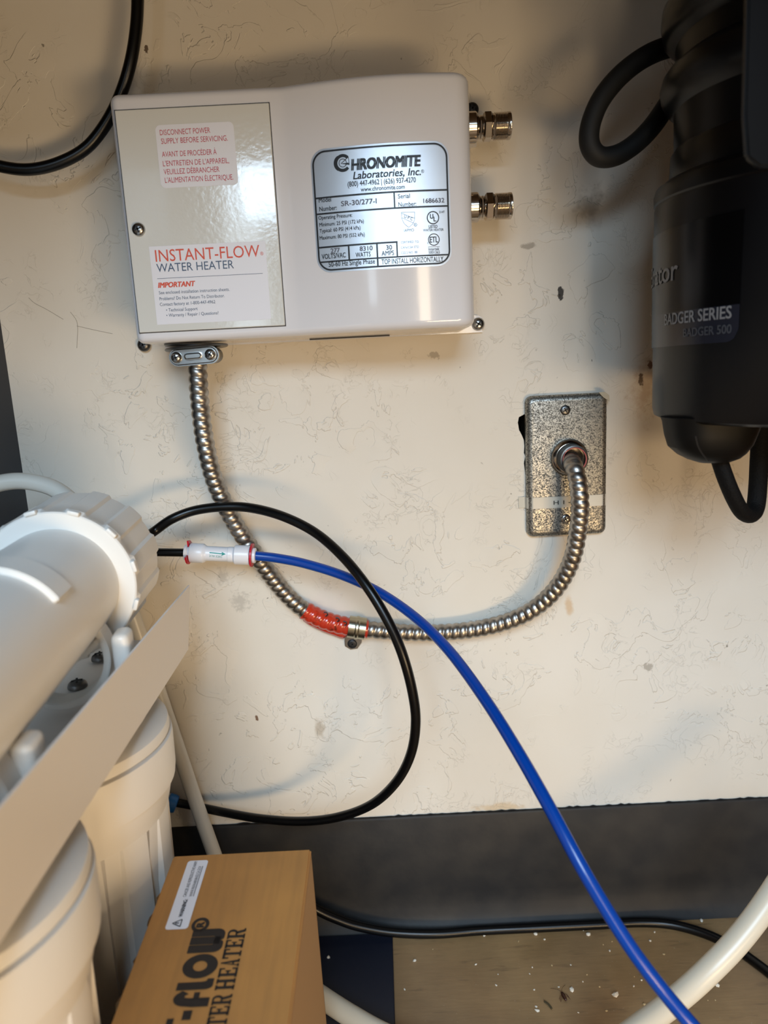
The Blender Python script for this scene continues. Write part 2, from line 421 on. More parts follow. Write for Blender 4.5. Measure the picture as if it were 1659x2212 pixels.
# ================================================================== WATER HEATER
HZ0, HZ1, HX0, HX1 = .4812, .6255, -.1508, .0630
XC = P(622, 450, -.064).x
def hdepth(x):
    d = .0635
    if x > XC:
        t = min(1, (x-XC)/(HX1-XC)); d += .0105*math.sin(PI*(.5*min(t, .62)/.62)) if t < .62 else .0105-.0035*((t-.62)/.38)**2
    return d
heater = empty('water_heater', (-.042, 0, .48), 'white enamel tankless water heater box screwed to the wall', 'water heater')
prof = []
r = .006
prof.append((HX0, 0))
for k in range(7):
    a = PI/2*k/6; prof.append((HX0+r-r*math.cos(a), -(.0635-r+r*math.sin(a))))
for k in range(1, 9): prof.append((HX0+r+(XC-HX0-r)*k/8, -.0635))
for k in range(1, 29):
    x = XC+(HX1-.012-XC)*k/28; prof.append((x, -hdepth(x)))
dl = hdepth(HX1-.012)
for k in range(1, 8):
    a = PI/2*k/7; prof.append((HX1-.012+.012*math.sin(a), -(dl-.012+.012*math.cos(a))))
prof.append((HX1, 0))
n = len(prof); V = [(x, y, HZ0) for x, y in prof]+[(x, y, HZ1) for x, y in prof]
Fc = [tuple(range(n)), tuple(range(2*n-1, n-1, -1))]+[(i, i+n, (i+1) % n+n, (i+1) % n) for i in range(n)]
bm = bmof(V, Fc)
rim = [e for e in bm.edges if abs(e.verts[0].co.z-e.verts[1].co.z) < 1e-6 and max(abs(e.verts[0].co.y), abs(e.verts[1].co.y)) > .001 and not (abs(e.verts[0].co.y) < 1e-5 and abs(e.verts[1].co.y) < 1e-5)]
bmesh.ops.bevel(bm, geom=rim, offset=.0050, segments=5, profile=.5, affect='EDGES', clamp_overlap=False)
frombm('cover', bm, 'white_enamel', heater, auto=28)
# back plate with ears
poly = [(HX0+.001, HZ0-.0006), (HX1+.0135, HZ0-.0006), (HX1+.0135, HZ0+.0092), (HX1+.011, HZ0+.0110), (HX1, HZ0+.0122), (HX1, HZ1-.024), (HX1+.0125, HZ1-.022), (HX1+.0125, HZ1-.005), (HX1, HZ1-.005), (HX1, HZ1-.001), (HX0+.001, HZ1-.001)]
V, Fc = prism(poly, -.0001, -.0022); frombm('back_plate', bmof(V, Fc), 'white_enamel', heater)
# bottom lip line
a = P(613, 741, -.02); frombm('seam_lip', boxbm((-.045, -.022, HZ0-.0010), (.010, -.0205, HZ0-.0001)), 'painted_gap_shade', heater)
# access door
YD = -.0635
dc = [P(248, 240, YD), P(580, 223, YD), P(617, 702, YD), P(303, 720, YD)]
DX0 = (dc[0].x+dc[3].x)/2; DX1 = (dc[1].x+dc[2].x)/2; DZ1 = (dc[0].z+dc[1].z)/2; DZ0 = (dc[2].z+dc[3].z)/2
bm = boxbm((DX0-.0005, YD-.0003, DZ0-.0005), (DX1+.0005, YD+.002, DZ1+.0005)); frombm('door_gap', bm, 'painted_gap_shade', heater)
door = frombm('access_door', boxbm((DX0, YD-.0011, DZ0), (DX1, YD+.002, DZ1), .0005, 2), 'door_enamel', heater); door['label'] = 'flat white access door with two stickers'
YS = YD-.0011
screw('door_screw', (P(300, 496, YS).x, YS, P(300, 496, YS).z), .0040, heater, 'zinc', .0028, rot=.3)
def flat(y): return lambda u, v: (u, y, v)
def c1(cx, cy):
    p = P(200+cx/3.352, 140+cy/3.352, YS); return (p.x, p.z)
S1 = 1/3.352*.4595/F_PX   # metres per pixel of the crop the print was read from
def lvl(a, b):             # keep print level on the case
    z = (a[1]+b[1])/2; return (a[0], z), (b[0], z)
# warning sticker
q = [c1(450, 440), c1(1030, 408), c1(1045, 865), c1(500, 898)]
x0 = (q[0][0]+q[3][0])/2; x1 = (q[1][0]+q[2][0])/2; z1 = (q[0][1]+q[1][1])/2; z0 = (q[2][1]+q[3][1])/2
poly = rrect(x0, z0, x1, z1, .003)
st = frompy('warning_sticker', [(x, YS-.00015, z) for x, z in poly], [tuple(range(len(poly)))], 'sticker_white', door)
ink = Ink()
for s, a, b in (('DISCONNECT POWER', (490, 512), (853, 493)), ('SUPPLY BEFORE SERVICING.', (499, 574), (980, 550)), ('AVANT DE PROC\u00c9DER \u00c0', (505, 670), (900, 648)),
                ("L'ENTRETIEN DE L'APPAREIL,", (512, 736), (990, 712)), ('VEUILLEZ D\u00c9BRANCHER', (518, 797), (920, 774)), ("L'ALIMENTATION \u00c9LECTRIQUE.", (527, 858), (1020, 830))):
    a, b = lvl(c1(*a), c1(*b)); ink.text(s, a, b, 33*S1, .004)
ink.build('warning_print', flat(YS-.0003), 'ink_red', door)
# product sticker
q = [c1(410, 1322), c1(1245, 1270), c1(1298, 1838), c1(468, 1887)]
x0 = (q[0][0]+q[3][0])/2; x1 = (q[1][0]+q[2][0])/2; z1 = (q[0][1]+q[1][1])/2; z0 = (q[2][1]+q[3][1])/2
frompy('product_sticker', [(x, YS-.00015, z) for x, z in ((x0, z0), (x1, z0), (x1, z1), (x0, z1))], [(0, 1, 2, 3)], 'sticker_white', door)
def T(ink, s, a, b, cap, bold=0, shear=0, f=c1, sc=S1):
    a, b = lvl(f(*a), f(*b)); ink.text(s, a, b, cap*sc, bold, shear)
ink = Ink(); T(ink, 'INSTANT-FLOW', (460, 1435), (1212, 1381), 76)
T(ink, 'IMPORTANT', (478, 1618), (738, 1599), 33, .035, .2); T(ink, '\u00ae', (1216, 1380), (1238, 1379), 22)
ink.build('orange_print', flat(YS-.0003), 'ink_orange', door)
ink = Ink(); T(ink, 'WATER HEATER', (468, 1506), (1025, 1470), 54)
a, b = lvl(c1(470, 1557), c1(1232, 1503)); ink.bar(a, b, .00022)
for s, a, b in (('See enclosed installation instruction sheets.', (483, 1667), (992, 1632)), ('Problems? Do Not Return To Distributor.', (487, 1709), (957, 1680)),
                ('Contact factory at 1-800-447-4962', (490, 1750), (890, 1724)), ('\u2022 Technical Support', (535, 1790), (762, 1774)), ('\u2022 Warranty / Repair / Questions?', (537, 1829), (913, 1804))):
    T(ink, s, a, b, 21)
ink.build('slate_print', flat(YS-.0003), 'ink_slate', door)
# rating plate on the curved bulge
def bulge(eps): return lambda u, v: (u, -(hdepth(u)+eps), v)
def c3(cx, cy):
    y = -.071
    for _ in range(3):
        p = P(660+cx/4.879, 300+cy/4.879, y); y = -hdepth(p.x)
    return (p.x, p.z)
S3 = 1/4.879*.452/F_PX
x0 = (c3(66, 400)[0]+c3(118, 1250)[0])/2; x1 = (c3(1506, 300)[0]+c3(1546, 1200)[0])/2
z1 = (c3(200, 85)[1]+c3(1350, 42)[1])/2; z0 = (c3(300, 1398)[1]+c3(1400, 1350)[1])/2
def rslab(x0, x1, z0, z1, r, n=36):
    V = []; Fc = []; xs = []
    for k in range(9): xs.append(x0+r*(1-math.cos(PI/2*k/8)))
    for k in range(1, n): xs.append(x0+r+(x1-x0-2*r)*k/n)
    for k in range(9): xs.append(x1-r+r*math.sin(PI/2*k/8))
    for x in xs:
        d = max(0, x0+r-x, x-(x1-r)); c = r-math.sqrt(max(0, r*r-d*d)); V += [(x, z0+c), (x, z1-c)]
    for i in range(len(xs)-1): Fc.append((2*i, 2*i+2, 2*i+3, 2*i+1))
    return V, Fc
V, Fc = rslab(x0, x1, z0, z1, .0085)
sf = bulge(.0002); plate_sticker = frompy('rating_plate', [sf(u, v) for u, v in V], Fc, 'brushed_silver', heater, smooth=True); plate_sticker['label'] = 'silver rating plate with black print'
k = Ink(); lt = Ink(); stamps = []
def stamp():
    stamps.append(Ink()); return stamps[-1]
BX0, BX1, BZ0, BZ1 = x0+.0013, x1-.0013, z0+.0015, z1-.0015; R = .0075; LW = .0010
k.bar((BX0+R, BZ1), (BX1-R, BZ1), LW); k.bar((BX0+R, BZ0), (BX1-R, BZ0), LW); k.bar((BX0, BZ0+R), (BX0, BZ1-R), LW); k.bar((BX1, BZ0+R), (BX1, BZ1-R), LW)
for cx, cz, a0 in ((BX1-R, BZ1-R, 0), (BX0+R, BZ1-R, 90), (BX0+R, BZ0+R, 180), (BX1-R, BZ0+R, 270)): k.ring((cx, cz), R-LW/2, R+LW/2, a0, a0+90, 10)
def hz(a, b): return (c3(*a)[1]+c3(*b)[1])/2
zl1 = hz((115, 606), (1495, 562)); zl2 = hz((125, 778), (1500, 727)); zl3 = hz((140, 1142), (965, 1095)); zl4 = hz((150, 1287), (1515, 1237))
def vx(a, b): return (c3(*a)[0]+c3(*b)[0])/2
k.bar((BX0, zl1), (BX1, zl1), LW); k.bar((BX0, zl2), (BX1, zl2), LW*.95); k.bar((BX0, zl4), (BX1, zl4), LW*.9)
xv = vx((965, 1095), (965, 1245)); k.bar((BX0, zl3), (xv+LW/2, zl3), LW); k.bar((xv, zl4), (xv, zl3), LW*.9)
xs = vx((935, 575), (938, 725)); k.bar((xs, zl2), (xs, zl1), LW*.9)
xs = vx((455, 1125), (460, 1270)); k.bar((xs, zl4), (xs, zl3), LW)
xs = vx((753, 1110), (762, 1335)); k.bar((xs, BZ0), (xs, zl3), LW)
def T3(ink, s, a, b, cap, bold=0, shear=0): T(ink, s, a, b, cap, bold, shear, c3, S3)
T3(k, 'HRONOMITE', (487, 320), (1203, 298), 96, .05, .10)
T3(k, 'Laboratories, Inc.', (503, 417), (1213, 394), 66, .02, .2); T3(k, '\u00ae', (1217, 362), (1250, 361), 30)
T3(k, '(800) 447-4962 | (626) 937-4270', (445, 496), (1162, 470), 46, .012); T3(k, 'www.chronomite.com', (583, 549), (1045, 536), 40, .012)
T3(k, 'Model', (142, 671), (270, 664), 42, .01); T3(k, 'Number:', (148, 762), (330, 752), 42, .01)
T3(k, 'Serial', (975, 629), (1100, 624), 40, .01); T3(k, 'Number:', (980, 714), (1167, 708), 40, .01)
T3(stamp(), 'SR-30/277-I', (377, 705), (750, 687), 46, .02); T3(stamp(), '1686632', (1242, 678), (1462, 670), 40, .025)
T3(k, 'Operating Pressure:', (138, 850), (492, 826), 34, .01); T3(k, 'Minimum: 25 PSI (172 kPa)', (147, 920), (615, 892), 34, .01)
T3(k, 'Typical: 60 PSI (414 kPa)', (150, 986), (580, 960), 34, .01); T3(k, 'Maximum: 80 PSI (552 kPa)', (150, 1058), (625, 1032), 34, .01)
T3(stamp(), '277', (268, 1203), (362, 1197), 42, .025); T3(k, 'VOLTS/VAC', (173, 1266), (425, 1252), 46, .012)
T3(stamp(), '8310', (573, 1182), (707, 1174), 42, .025); T3(k, 'WATTS', (530, 1248), (687, 1240), 44, .012)
T3(stamp(), '30', (852, 1170), (912, 1166), 42, .025); T3(k, 'AMPS', (803, 1232), (933, 1226), 44, .012)
T3(k, '50-60 Hz Single Phase', (245, 1344), (733, 1320), 46, .012); T3(k, 'TOP INSTALL HORIZONTALLY', (803, 1318), (1453, 1299), 48, .012)
# round emblem: big C with a clock hand in a thin ring
cc = c3(392, 256); rr = 80*S3
k.ring(cc, rr*.66, rr*1.02, 42, 318, 34); k.ring(cc, rr*.42, rr*.50, 0, 360, 30); k.ring((cc[0]-rr*.12, cc[1]), rr*.78, rr*1.0, 120, 240, 16)
tip = (cc[0]-rr*.22, cc[1]-rr*.06)
k.poly([tip, (cc[0]+rr*.82, cc[1]-rr*.30), (cc[0]+rr*.70, cc[1]-.02*rr)]); k.bar(tip, (cc[0]+rr*.72, cc[1]+rr*.62), rr*.07); k.bar((cc[0]+rr*.72, cc[1]+rr*.62), (cc[0]+rr*.80, cc[1]-rr*.25), rr*.07)
# certification marks
sh = [c3(*q) for q in ((1010, 776), (1150, 772), (1150, 850), (1132, 895), (1087, 935), (1040, 895), (1015, 845))]
for i in range(len(sh)): lt.bar(sh[i], sh[(i+1) % len(sh)], .00020)
lt.bar(c3(1012, 786), c3(1150, 838), .00018); lt.bar(c3(1014, 832), c3(1138, 888), .00018)
a, b = c3(1036, 833), c3(1124, 862); lt.text('U P C', a, b, 28*S3, .012)
T3(k, 'IAPMO', (1038, 980), (1143, 977), 27); lt.ring(c3(1158, 906), 12*S3, 16*S3, 0, 360, 16); T3(lt, 'R', (1152, 914), (1165, 914), 14)
uc = c3(1343, 832); k.ring(uc, 52*S3, 62*S3); k.text('U', (uc[0]-28*S3, uc[1]-8*S3), (uc[0]+2*S3, uc[1]-8*S3), 42*S3, .03); k.text('L', (uc[0]+6*S3, uc[1]-34*S3), (uc[0]+30*S3, uc[1]-34*S3), 42*S3, .03)
T3(k, 'LISTED', (1300, 942), (1390, 939), 27, .02); T3(k, 'WATER HEATER', (1240, 975), (1455, 971), 22, .01); T3(k, '214T', (1409, 785), (1465, 782), 20, .02)
T3(lt, 'CERTIFIED TO:', (1005, 1102), (1198, 1097), 21); T3(lt, 'CAN/CSA STD', (1005, 1157), (1195, 1152), 21); T3(lt, 'C22.2 NO. 88', (1007, 1212), (1178, 1208), 21)
ec = c3(1352, 1062); k.ring(ec, 50*S3, 58*S3); k.text('ETL', (ec[0]-40*S3, ec[1]-27*S3), (ec[0]+40*S3, ec[1]-27*S3), 54*S3, .02)
k.bar(c3(1294, 1139), c3(1413, 1137), .0002); T3(k, 'Intertek', (1297, 1178), (1410, 1174), 27, .008); T3(k, '5001365', (1298, 1213), (1415, 1209), 26, .01); T3(lt, 'c', (1283, 1106), (1296, 1106), 22)
sf = bulge(.0004); k.build('black_print', sf, 'ink_black', plate_sticker); [g.build('stamped_number', sf, 'ink_grey', plate_sticker) for g in stamps]; lt.build('fine_print', sf, 'ink_slate', plate_sticker)

# water fittings on the right side
def fitting(pyc, which):
    yv = -.034; p = P(1012, pyc, yv); o = Vector((HX1-.002, yv, p.z)); ax = (1, 0, 0)
    f = empty('pipe_fitting', o, which, 'fitting', 'nickel compression fittings on the heater')
    lathe('collar', [(.0092, 0), (.0092, .0092), (.0086, .0100), (.0070, .0102)], o, ax, 'chrome_nickel', f, 32)
    lathe('neck', [(.0066, .009)]+[(.0066+(.0004 if i % 2 else 0), .0100+.0009*i) for i in range(5)]+[(.0066, .0150)], o, ax, 'chrome_nickel', f, 28)
    hexr = .0088
    lathe('hex_nut', [(hexr*.86, .0140), (hexr, .0150), (hexr, .0188), (hexr*.86, .0200)], o, ax, 'chrome_nickel', f, 6, auto=20)
    pr = [(.0072, .0198)]
    for i in range(9): pr += [(.0075, .0208+.0010*i), (.0081, .0213+.0010*i)]
    pr += [(.0081, .0312), (.0074, .0316), (.0058, .0316), (.0056, .022)]
    lathe('threaded_end', pr, o, ax, 'chrome_nickel', f, 32, auto=60)
    lathe('bore', [(.0056, .0300), (1e-7, .0300)], o, ax, 'hole_black', f, 20)
    return f
fitting(276, 'upper nickel pipe fitting with threaded end, beside the small dark screw on the heater')
fitting(449, 'lower nickel pipe fitting with threaded end, midway down the heater side')
p = P(1033, 700, -.003); screw('mounting_screw', (p.x, -.0022, p.z), .0046, heater, 'zinc', .0034, rot=1.0)
p = P(1020, 236, -.003); screw('mounting_screw', (p.x, -.0022, p.z), .0044, heater, 'black_screw', .0034, rot=.3)
p = P(308, 748, -.006); screw('mounting_screw', (p.x, -.0022, p.z+.001), .0046, heater, 'zinc_dark', .0034, rot=.3)

# ================================================================== CONDUIT CONNECTOR under the heater
con = empty('conduit_connector', (-.12, -.035, .48), 'zinc two-screw clamp connector under the heater, above the metal conduit', 'connector')
YC = -.036; cc = P(427, 770, YC); cxm = P(425, 752, YC).x
for i, (dz, rr, tilt) in enumerate(((.0012, .0208, .035), (.0030, .0208, -.05))):
    lathe('reducing_washer', [(.008, -.0006), (rr-.0006, -.0007), (rr, 0), (rr-.0006, .0007), (.008, .0006)], (cxm, YC, HZ0-dz), (tilt, .02*i, 1), 'zinc_dark', con, 44)
lathe('threaded_neck', [(.0090, 0), (.0096, -.0010), (.0085, -.0020), (.0080, -.0060)], (cxm, YC, HZ0-.0030), (0, 0, 1), 'zinc_dark', con, 32)
# clamp bar facing the room
ang = math.atan2(-(771-777)*1.0-71*.0507*.0, 71)*.45
def capsule(hw, hh, n=10):
    out = []
    for k in range(n+1):
        a = -PI/2+PI*k/n; out.append((hw-hh+hh*math.cos(a), hh*math.sin(a)))
    for k in range(n+1):
        a = PI/2+PI*k/n; out.append((-hw+hh+hh*math.cos(a), hh*math.sin(a)))
    return out
zc = cc.z
def rot2(pts, a, o): return [(o[0]+x*math.cos(a)-z*math.sin(a), o[1]+x*math.sin(a)+z*math.cos(a)) for x, z in pts]
poly = rot2(capsule(.0164, .0058), ang, (cc.x, zc))
V, Fc = prism(poly, YC-.0068, YC-.0112); bm = bmof(V, Fc)
bmesh.ops.bevel(bm, geom=[e for e in bm.edges if all(abs(v.co.y-(YC-.0112)) < 1e-6 for v in e.verts)], offset=.0012, segments=3, affect='EDGES')
frombm('clamp_bar', bm, 'zinc', con, auto=40)
poly = rot2(capsule(.0062, .0026), ang, (cc.x, zc)); V, Fc = prism(poly, YC-.010, YC-.0132); bm = bmof(V, Fc)
bmesh.ops.bevel(bm, geom=[e for e in bm.edges if all(abs(v.co.y-(YC-.0132)) < 1e-6 for v in e.verts)], offset=.0014, segments=3, affect='EDGES')
frombm('clamp_rib', bm, 'zinc', con, auto=50)
poly = rot2(capsule(.0158, .0052), ang, (cc.x, zc)); V, Fc = prism(poly, YC-.006, YC+.006); frombm('clamp_saddle', bmof(V, Fc), 'zinc_dark', con, auto=40)
for sx in (-.0111, .0111):
    q = rot2([(sx, 0)], ang, (cc.x, zc))[0]
    screw('clamp_screw', (q[0], YC-.0112, q[1]), .0036, con, 'zinc', .0026, rot=.6+sx*30)

# ================================================================== FLEXIBLE CONDUIT
cpts = [(427, 768, -.036), (427, 800, -.036), (431, 860, -.036), (438, 925, -.035), (449, 985, -.034), (463, 1037, -.031), (485, 1088, -.028), (512, 1138, -.024), (541, 1182, -.020), (572, 1226, -.016),
        (606, 1270, -.012), (644, 1308, -.0095), (684, 1332, -.0085), (724, 1347, -.008), (772, 1356, -.008), (832, 1363, -.008), (900, 1367, -.0085), (970, 1365, -.0095), (1038, 1357, -.011),
        (1100, 1341, -.0135), (1152, 1316, -.017), (1192, 1282, -.022), (1220, 1243, -.027), (1238, 1200, -.032), (1248, 1150, -.036), (1253, 1100, -.0385), (1250, 1053, -.0375), (1243, 1018, -.033), (1236, 1000, -.025), (1231, 992, -.012)]
path, step = resample(smoothpath([P(*q) for q in cpts], 10), .0006)
PITCHC = .0058
def corr(ph):
    t = ph % 1.0; return math.sin(PI*t/.84)**.8 if t < .84 else -.35*math.sin(PI*(t-.84)/.16)
def crad(s, a, i): return .0058 + .00070*corr(s/PITCHC + a/(2*PI))
V, Fc = sweep(path, crad, 20)
conduit = tag(frompy('flexible_conduit', V, Fc, 'conduit_steel', smooth=True), 'spiral grey steel flexible conduit hanging from heater to outlet box cover', 'conduit')
# red tape wrapped near the strap: follows the ribs
def nearest(px, py, y):
    p = P(px, py, y); return min(range(len(path)), key=lambda i: (path[i]-p).length)
i0, i1 = nearest(657, 1318, -.009), nearest(794, 1360, -.008)
sub = path[i0:i1+1]; s0 = i0*step
random.seed(3)
wob = [random.uniform(-1, 1) for _ in range(24)]
def trad(s, a, i):
    e = .0003*wob[int(a/(2*PI)*24) % 24] if (i < 3 or i > len(sub)-4) else 0
    flap = .0026*max(0, math.cos(a-PI*1.0))**6 if s < .033 else 0
    return .00665 + .0006*corr((s+s0)/PITCHC + a/(2*PI)) + e + 0*flap
V, Fc = sweep(sub, trad, 24)
tape = tag(frompy('red_tape_wrap', V, Fc, 'red_tape', smooth=True), 'red-orange tape wrapped round the conduit beside the strap', 'tape')
# loose tape hem along the underside
edge = [(655, 1342), (668, 1352), (685, 1358), (700, 1366), (722, 1373), (738, 1378), (748, 1374)]
V = []; Fc = []
E0 = smoothpath([P(x, y-8, -.010) for x, y in edge], 5); E1 = smoothpath([P(x, y+random.uniform(-1, 2), -.0045) for x, y in edge], 5)
for a, b in zip(E0, E1): V += [a, b, b+Vector((0, .0006, 0)), a+Vector((0, .0006, 0))]
for i in range(len(E0)-1):
    for j in range(4): Fc.append((4*i+j, 4*i+(j+1) % 4, 4*i+4+(j+1) % 4, 4*i+4+j))
frompy('loose_hem', V, Fc, 'red_tape', tape, smooth=True)
for (px, py) in ((703, 1320), (728, 1332), (744, 1340)):   # dark letters rubbed on the tape
    c0 = P(px, py+6, -.0152); ar = []
    for kk in range(9):
        a = math.radians(-100+kk*28); ar.append(c0+Vector((.0017*math.cos(a), -.0008+.0004*abs(math.sin(a)), .0015*math.sin(a))))
    tube('dark_mark', ar, .00045, 'ink_black', tape, 6, 3)

# one-hole strap
strap = empty('conduit_strap', P(770, 1375, 0), 'zinc one-hole strap holding the taped conduit, dark screw below', 'strap')
ic = nearest(771, 1356, -.008); pc = path[ic]; tx = (path[ic+6]-path[ic-6]).normalized(); nz = Vector((0, -1, 0)); up = tx.cross(nz); up = up if up.z > 0 else -up
hw = .0065; V = []; Fc = []
prof2 = []
for kk in range(19):
    a = math.radians(-62+kk*(180+62+20)/18); prof2.append(a)
rows = []
for off, bulgeR in ((-hw, 0), (-hw*.25, 0), (-hw*.12, .0006), (hw*.12, .0006), (hw*.25, 0), (hw, 0)):
    row = []
    for rad in (.0076, .0084):
        for a in prof2: row.append(pc + tx*off + (up*math.sin(a)+nz*math.cos(a))*(rad+bulgeR))
    rows.append(row)
n = len(prof2); V = [v for rrw in rows for v in rrw]; W = 2*n
for i in range(len(rows)-1):
    for j in range(n-1):
        Fc.append((i*W+j, i*W+j+1, (i+1)*W+j+1, (i+1)*W+j)); Fc.append((i*W+n+j, (i+1)*W+n+j, (i+1)*W+n+j+1, i*W+n+j+1))
    Fc.append((i*W, (i+1)*W, (i+1)*W+n, i*W+n)); Fc.append((i*W+n-1, i*W+W-1, (i+1)*W+W-1, (i+1)*W+n-1))
for i in (0, len(rows)-1):
    for j in range(n-1): Fc.append((i*W+j, i*W+n+j, i*W+n+j+1, i*W+j+1))
frombm('band', bmof(V, Fc), 'yellow_zinc', strap, auto=35)
tp = [P(*q, -.002) for q in ((746, 1372), (782, 1376), (781, 1388), (772, 1401), (757, 1403), (745, 1396), (744, 1384))]
V, Fc = prism([(q.x, q.z) for q in tp], -.0004, -.0026); bm = bmof(V, Fc); bmesh.ops.bevel(bm, geom=[e for e in bm.edges if all(v.co.y < -.002 for v in e.verts)], offset=.0006, segments=2, affect='EDGES')
frombm('foot', bm, 'zinc', strap)
p = P(761, 1391, -.003); screw('strap_screw', (p.x, -.0026, p.z), .0037, strap, 'black_screw', .0012, rot=.2)

# ================================================================== OUTLET BOX COVER
ob = empty('outlet_box_cover', (.136, 0, .33), 'galvanised steel blank cover over the wall outlet box', 'box cover')
V = []; Fc = []; rings = [(0, -.0004), (0, -.0034), (.0004, -.0048), (.0013, -.0060), (.0026, -.0069), (.0042, -.0072)]
for ins, yy0 in rings: V += [(x, yy0, z) for x, z in rrect(PLX0+ins, PLZ0+ins, PLX1-ins, PLZ1-ins, max(.0050-ins*.6, .0022), 6)]
n = len(V)//len(rings)
for i in range(len(rings)-1):
    for j in range(n): Fc.append((i*n+j, i*n+(j+1) % n, (i+1)*n+(j+1) % n, (i+1)*n+j))
Fc.append(tuple(range((len(rings)-1)*n, len(rings)*n)))
frombm('cover_plate', bmof(V, Fc), 'galvanised', ob, auto=45)
frombm('box_body', boxbm((.1080, .0015, .3320), (.1640, .042, .4315)), 'box_steel', ob)
for px, py, mt in ((1221, 886, 'zinc_dark'), (1222, 1121, 'zinc')):
    p = P(px, py, -.0072); screw('cover_screw', (p.x, -.0072, p.z), .0036, ob, mt, .0012, rot=.5)
# hole shadow in the wall cavity, put into the black colour of its panels
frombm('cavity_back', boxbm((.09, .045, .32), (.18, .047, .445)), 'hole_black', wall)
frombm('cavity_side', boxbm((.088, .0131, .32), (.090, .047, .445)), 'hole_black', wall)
# torn paper flap at the upper right corner of the cut-out
q = [P(x, y, -.001) for x, y in ((1287, 847), (1300, 846), (1309, 853), (1310, 866), (1304, 862), (1297, 858))]
V, Fc = prism([(a.x, a.z) for a in q], -.0076, -.0084); frombm('torn_paper', bmof(V, Fc), 'raw_gypsum', wall)
# strip of label tape
a0, a1 = P(1124, 1085, -.0075), P(1309, 1084, -.0075)
zc = (a0.z+a1.z)/2; hh = .0042; V = []; Fc = []
xsy = [(a0.x, -.0008), (PLX0-.0008, -.0012), (PLX0+.0004, -.0052), (PLX0+.0040, -.0076), (PLX1-.0040, -.0076), (PLX1-.0006, -.0056), (PLX1+.0004, -.0030), (a1.x+.001, -.0022)]
for x, y in xsy: V += [(x, y, zc-hh), (x, y, zc+hh), (x, y+.0003, zc+hh), (x, y+.0003, zc-hh)]
for i in range(len(xsy)-1):
    for j in range(4): Fc.append((4*i+j, 4*i+(j+1) % 4, 4*i+4+(j+1) % 4, 4*i+4+j))
lab = tag(frompy('label_tape_strip', V, Fc, 'label_tape'), 'pale label tape lettered H1 across the steel box cover', 'label')
ink = Ink(); p0 = P(1196, 1090, -.008); p1 = P(1233, 1089, -.008); zb = (p0.z+p1.z)/2
ink.text('H 1 -', (p0.x, zb), (p1.x, zb), .0030, .01); ink.build('lettering', flat(-.0079), 'ink_black', lab)
# round connector the conduit comes out of
bc = empty('box_connector', (.139, -.008, .38), 'round nickel bushing on the steel cover where the conduit ends', 'connector')
o = P(1229, 988, -.0075); ax = (0.02, -1, .0)
lathe('flange_ring', [(.0134, 0), (.0136, .0012), (.0128, .0030), (.0112, .0042), (.0106, .0046)], o, ax, 'chrome_nickel', bc, 48)
lathe('barrel', [(.0106, .0035), (.0103, .0130), (.0100, .0140), (.0090, .0142), (.0086, .0136), (.0084, .002)], o, ax, 'zinc_dark', bc, 48)
lathe('throat_liner', [(.0084, .0135), (.0087, .0146), (.0084, .0148), (.0080, .0140)], o, ax, 'pink_throat', bc, 40, cap=False)
lathe('throat', [(.0083, .0035), (1e-7, .0035)], o, ax, 'hole_black', bc, 30)

# ================================================================== TUBES
def PT(l): return [P(*q) for q in l]
tag(tube('black_tube', PT([(297, -120, -.030), (298, -40, -.030), (295, 50, -.030), (283, 130, -.030), (262, 200, -.028), (232, 262, -.026), (188, 318, -.026), (130, 351, -.028), (65, 366, -.030), (0, 359, -.032), (-70, 335, -.035)]), .0038, 'black_tube'),
    'black plastic tube curving behind the upper left corner of the heater', 'tube')
tag(tube('black_tube', PT([(268, 1230, -.065), (285, 1195, -.060), (310, 1165, -.052), (337, 1145, -.044), (372, 1121, -.044), (420, 1103, -.041), (480, 1095, -.041), (540, 1097, -.043), (610, 1115, -.052), (680, 1150, -.062), (740, 1202, -.078), (792, 1266, -.092), (836, 1338, -.100), (868, 1410, -.104),
     (890, 1490, -.104), (898, 1560, -.100), (887, 1630, -.092), (855, 1690, -.080), (802, 1738, -.066), (730, 1765, -.054), (650, 1774, -.042), (560, 1768, -.030), (480, 1754, -.020), (410, 1739, -.012), (352, 1729, -.012)]), .0033, 'black_tube', n=10),
    'black plastic tube making a big open loop across the middle of the wall', 'tube')
tag(tube('blue_tube', PT([(540, 1199, -.036), (556, 1201, -.036), (600, 1206, -.037), (660, 1218, -.041), (740, 1243, -.050), (820, 1280, -.064), (900, 1336, -.088), (972, 1408, -.118), (1050, 1514, -.155), (1120, 1626, -.185), (1188, 1746, -.210), (1250, 1862, -.228), (1310, 1965, -.238), (1370, 2058, -.246), (1432, 2140, -.252), (1494, 2214, -.258), (1570, 2300, -.262)]), .00335, 'blue_tube', n=10),
    'bright blue plastic tube sweeping from the check valve to the lower right', 'tube')
tag(tube('black_tube', PT([(200, 1192, -.036), (270, 1193, -.036), (340, 1193, -.036), (412, 1194, -.036)]), .0029, 'black_tube'),
    'short straight black tube entering the left end of the check valve', 'tube')
tag(tube('white_tube', PT([(255, 1240, -.025), (288, 1332, -.025), (318, 1420, -.025), (352, 1522, -.025), (388, 1628, -.025), (424, 1735, -.026), (462, 1842, -.028), (505, 1960, -.030)]), .0055, 'white_tube'),
    'thick white tube slanting down behind the filters to the cardboard box', 'tube')
tag(tube('white_tube', PT([(185, 1150, -.098), (160, 1092, -.092), (128, 1062, -.088), (90, 1046, -.086), (40, 1039, -.086), (-10, 1046, -.088), (-60, 1062, -.092)]), .0052, 'white_tube'),
    'white tube arching left from behind the ribbed membrane cap', 'tube')
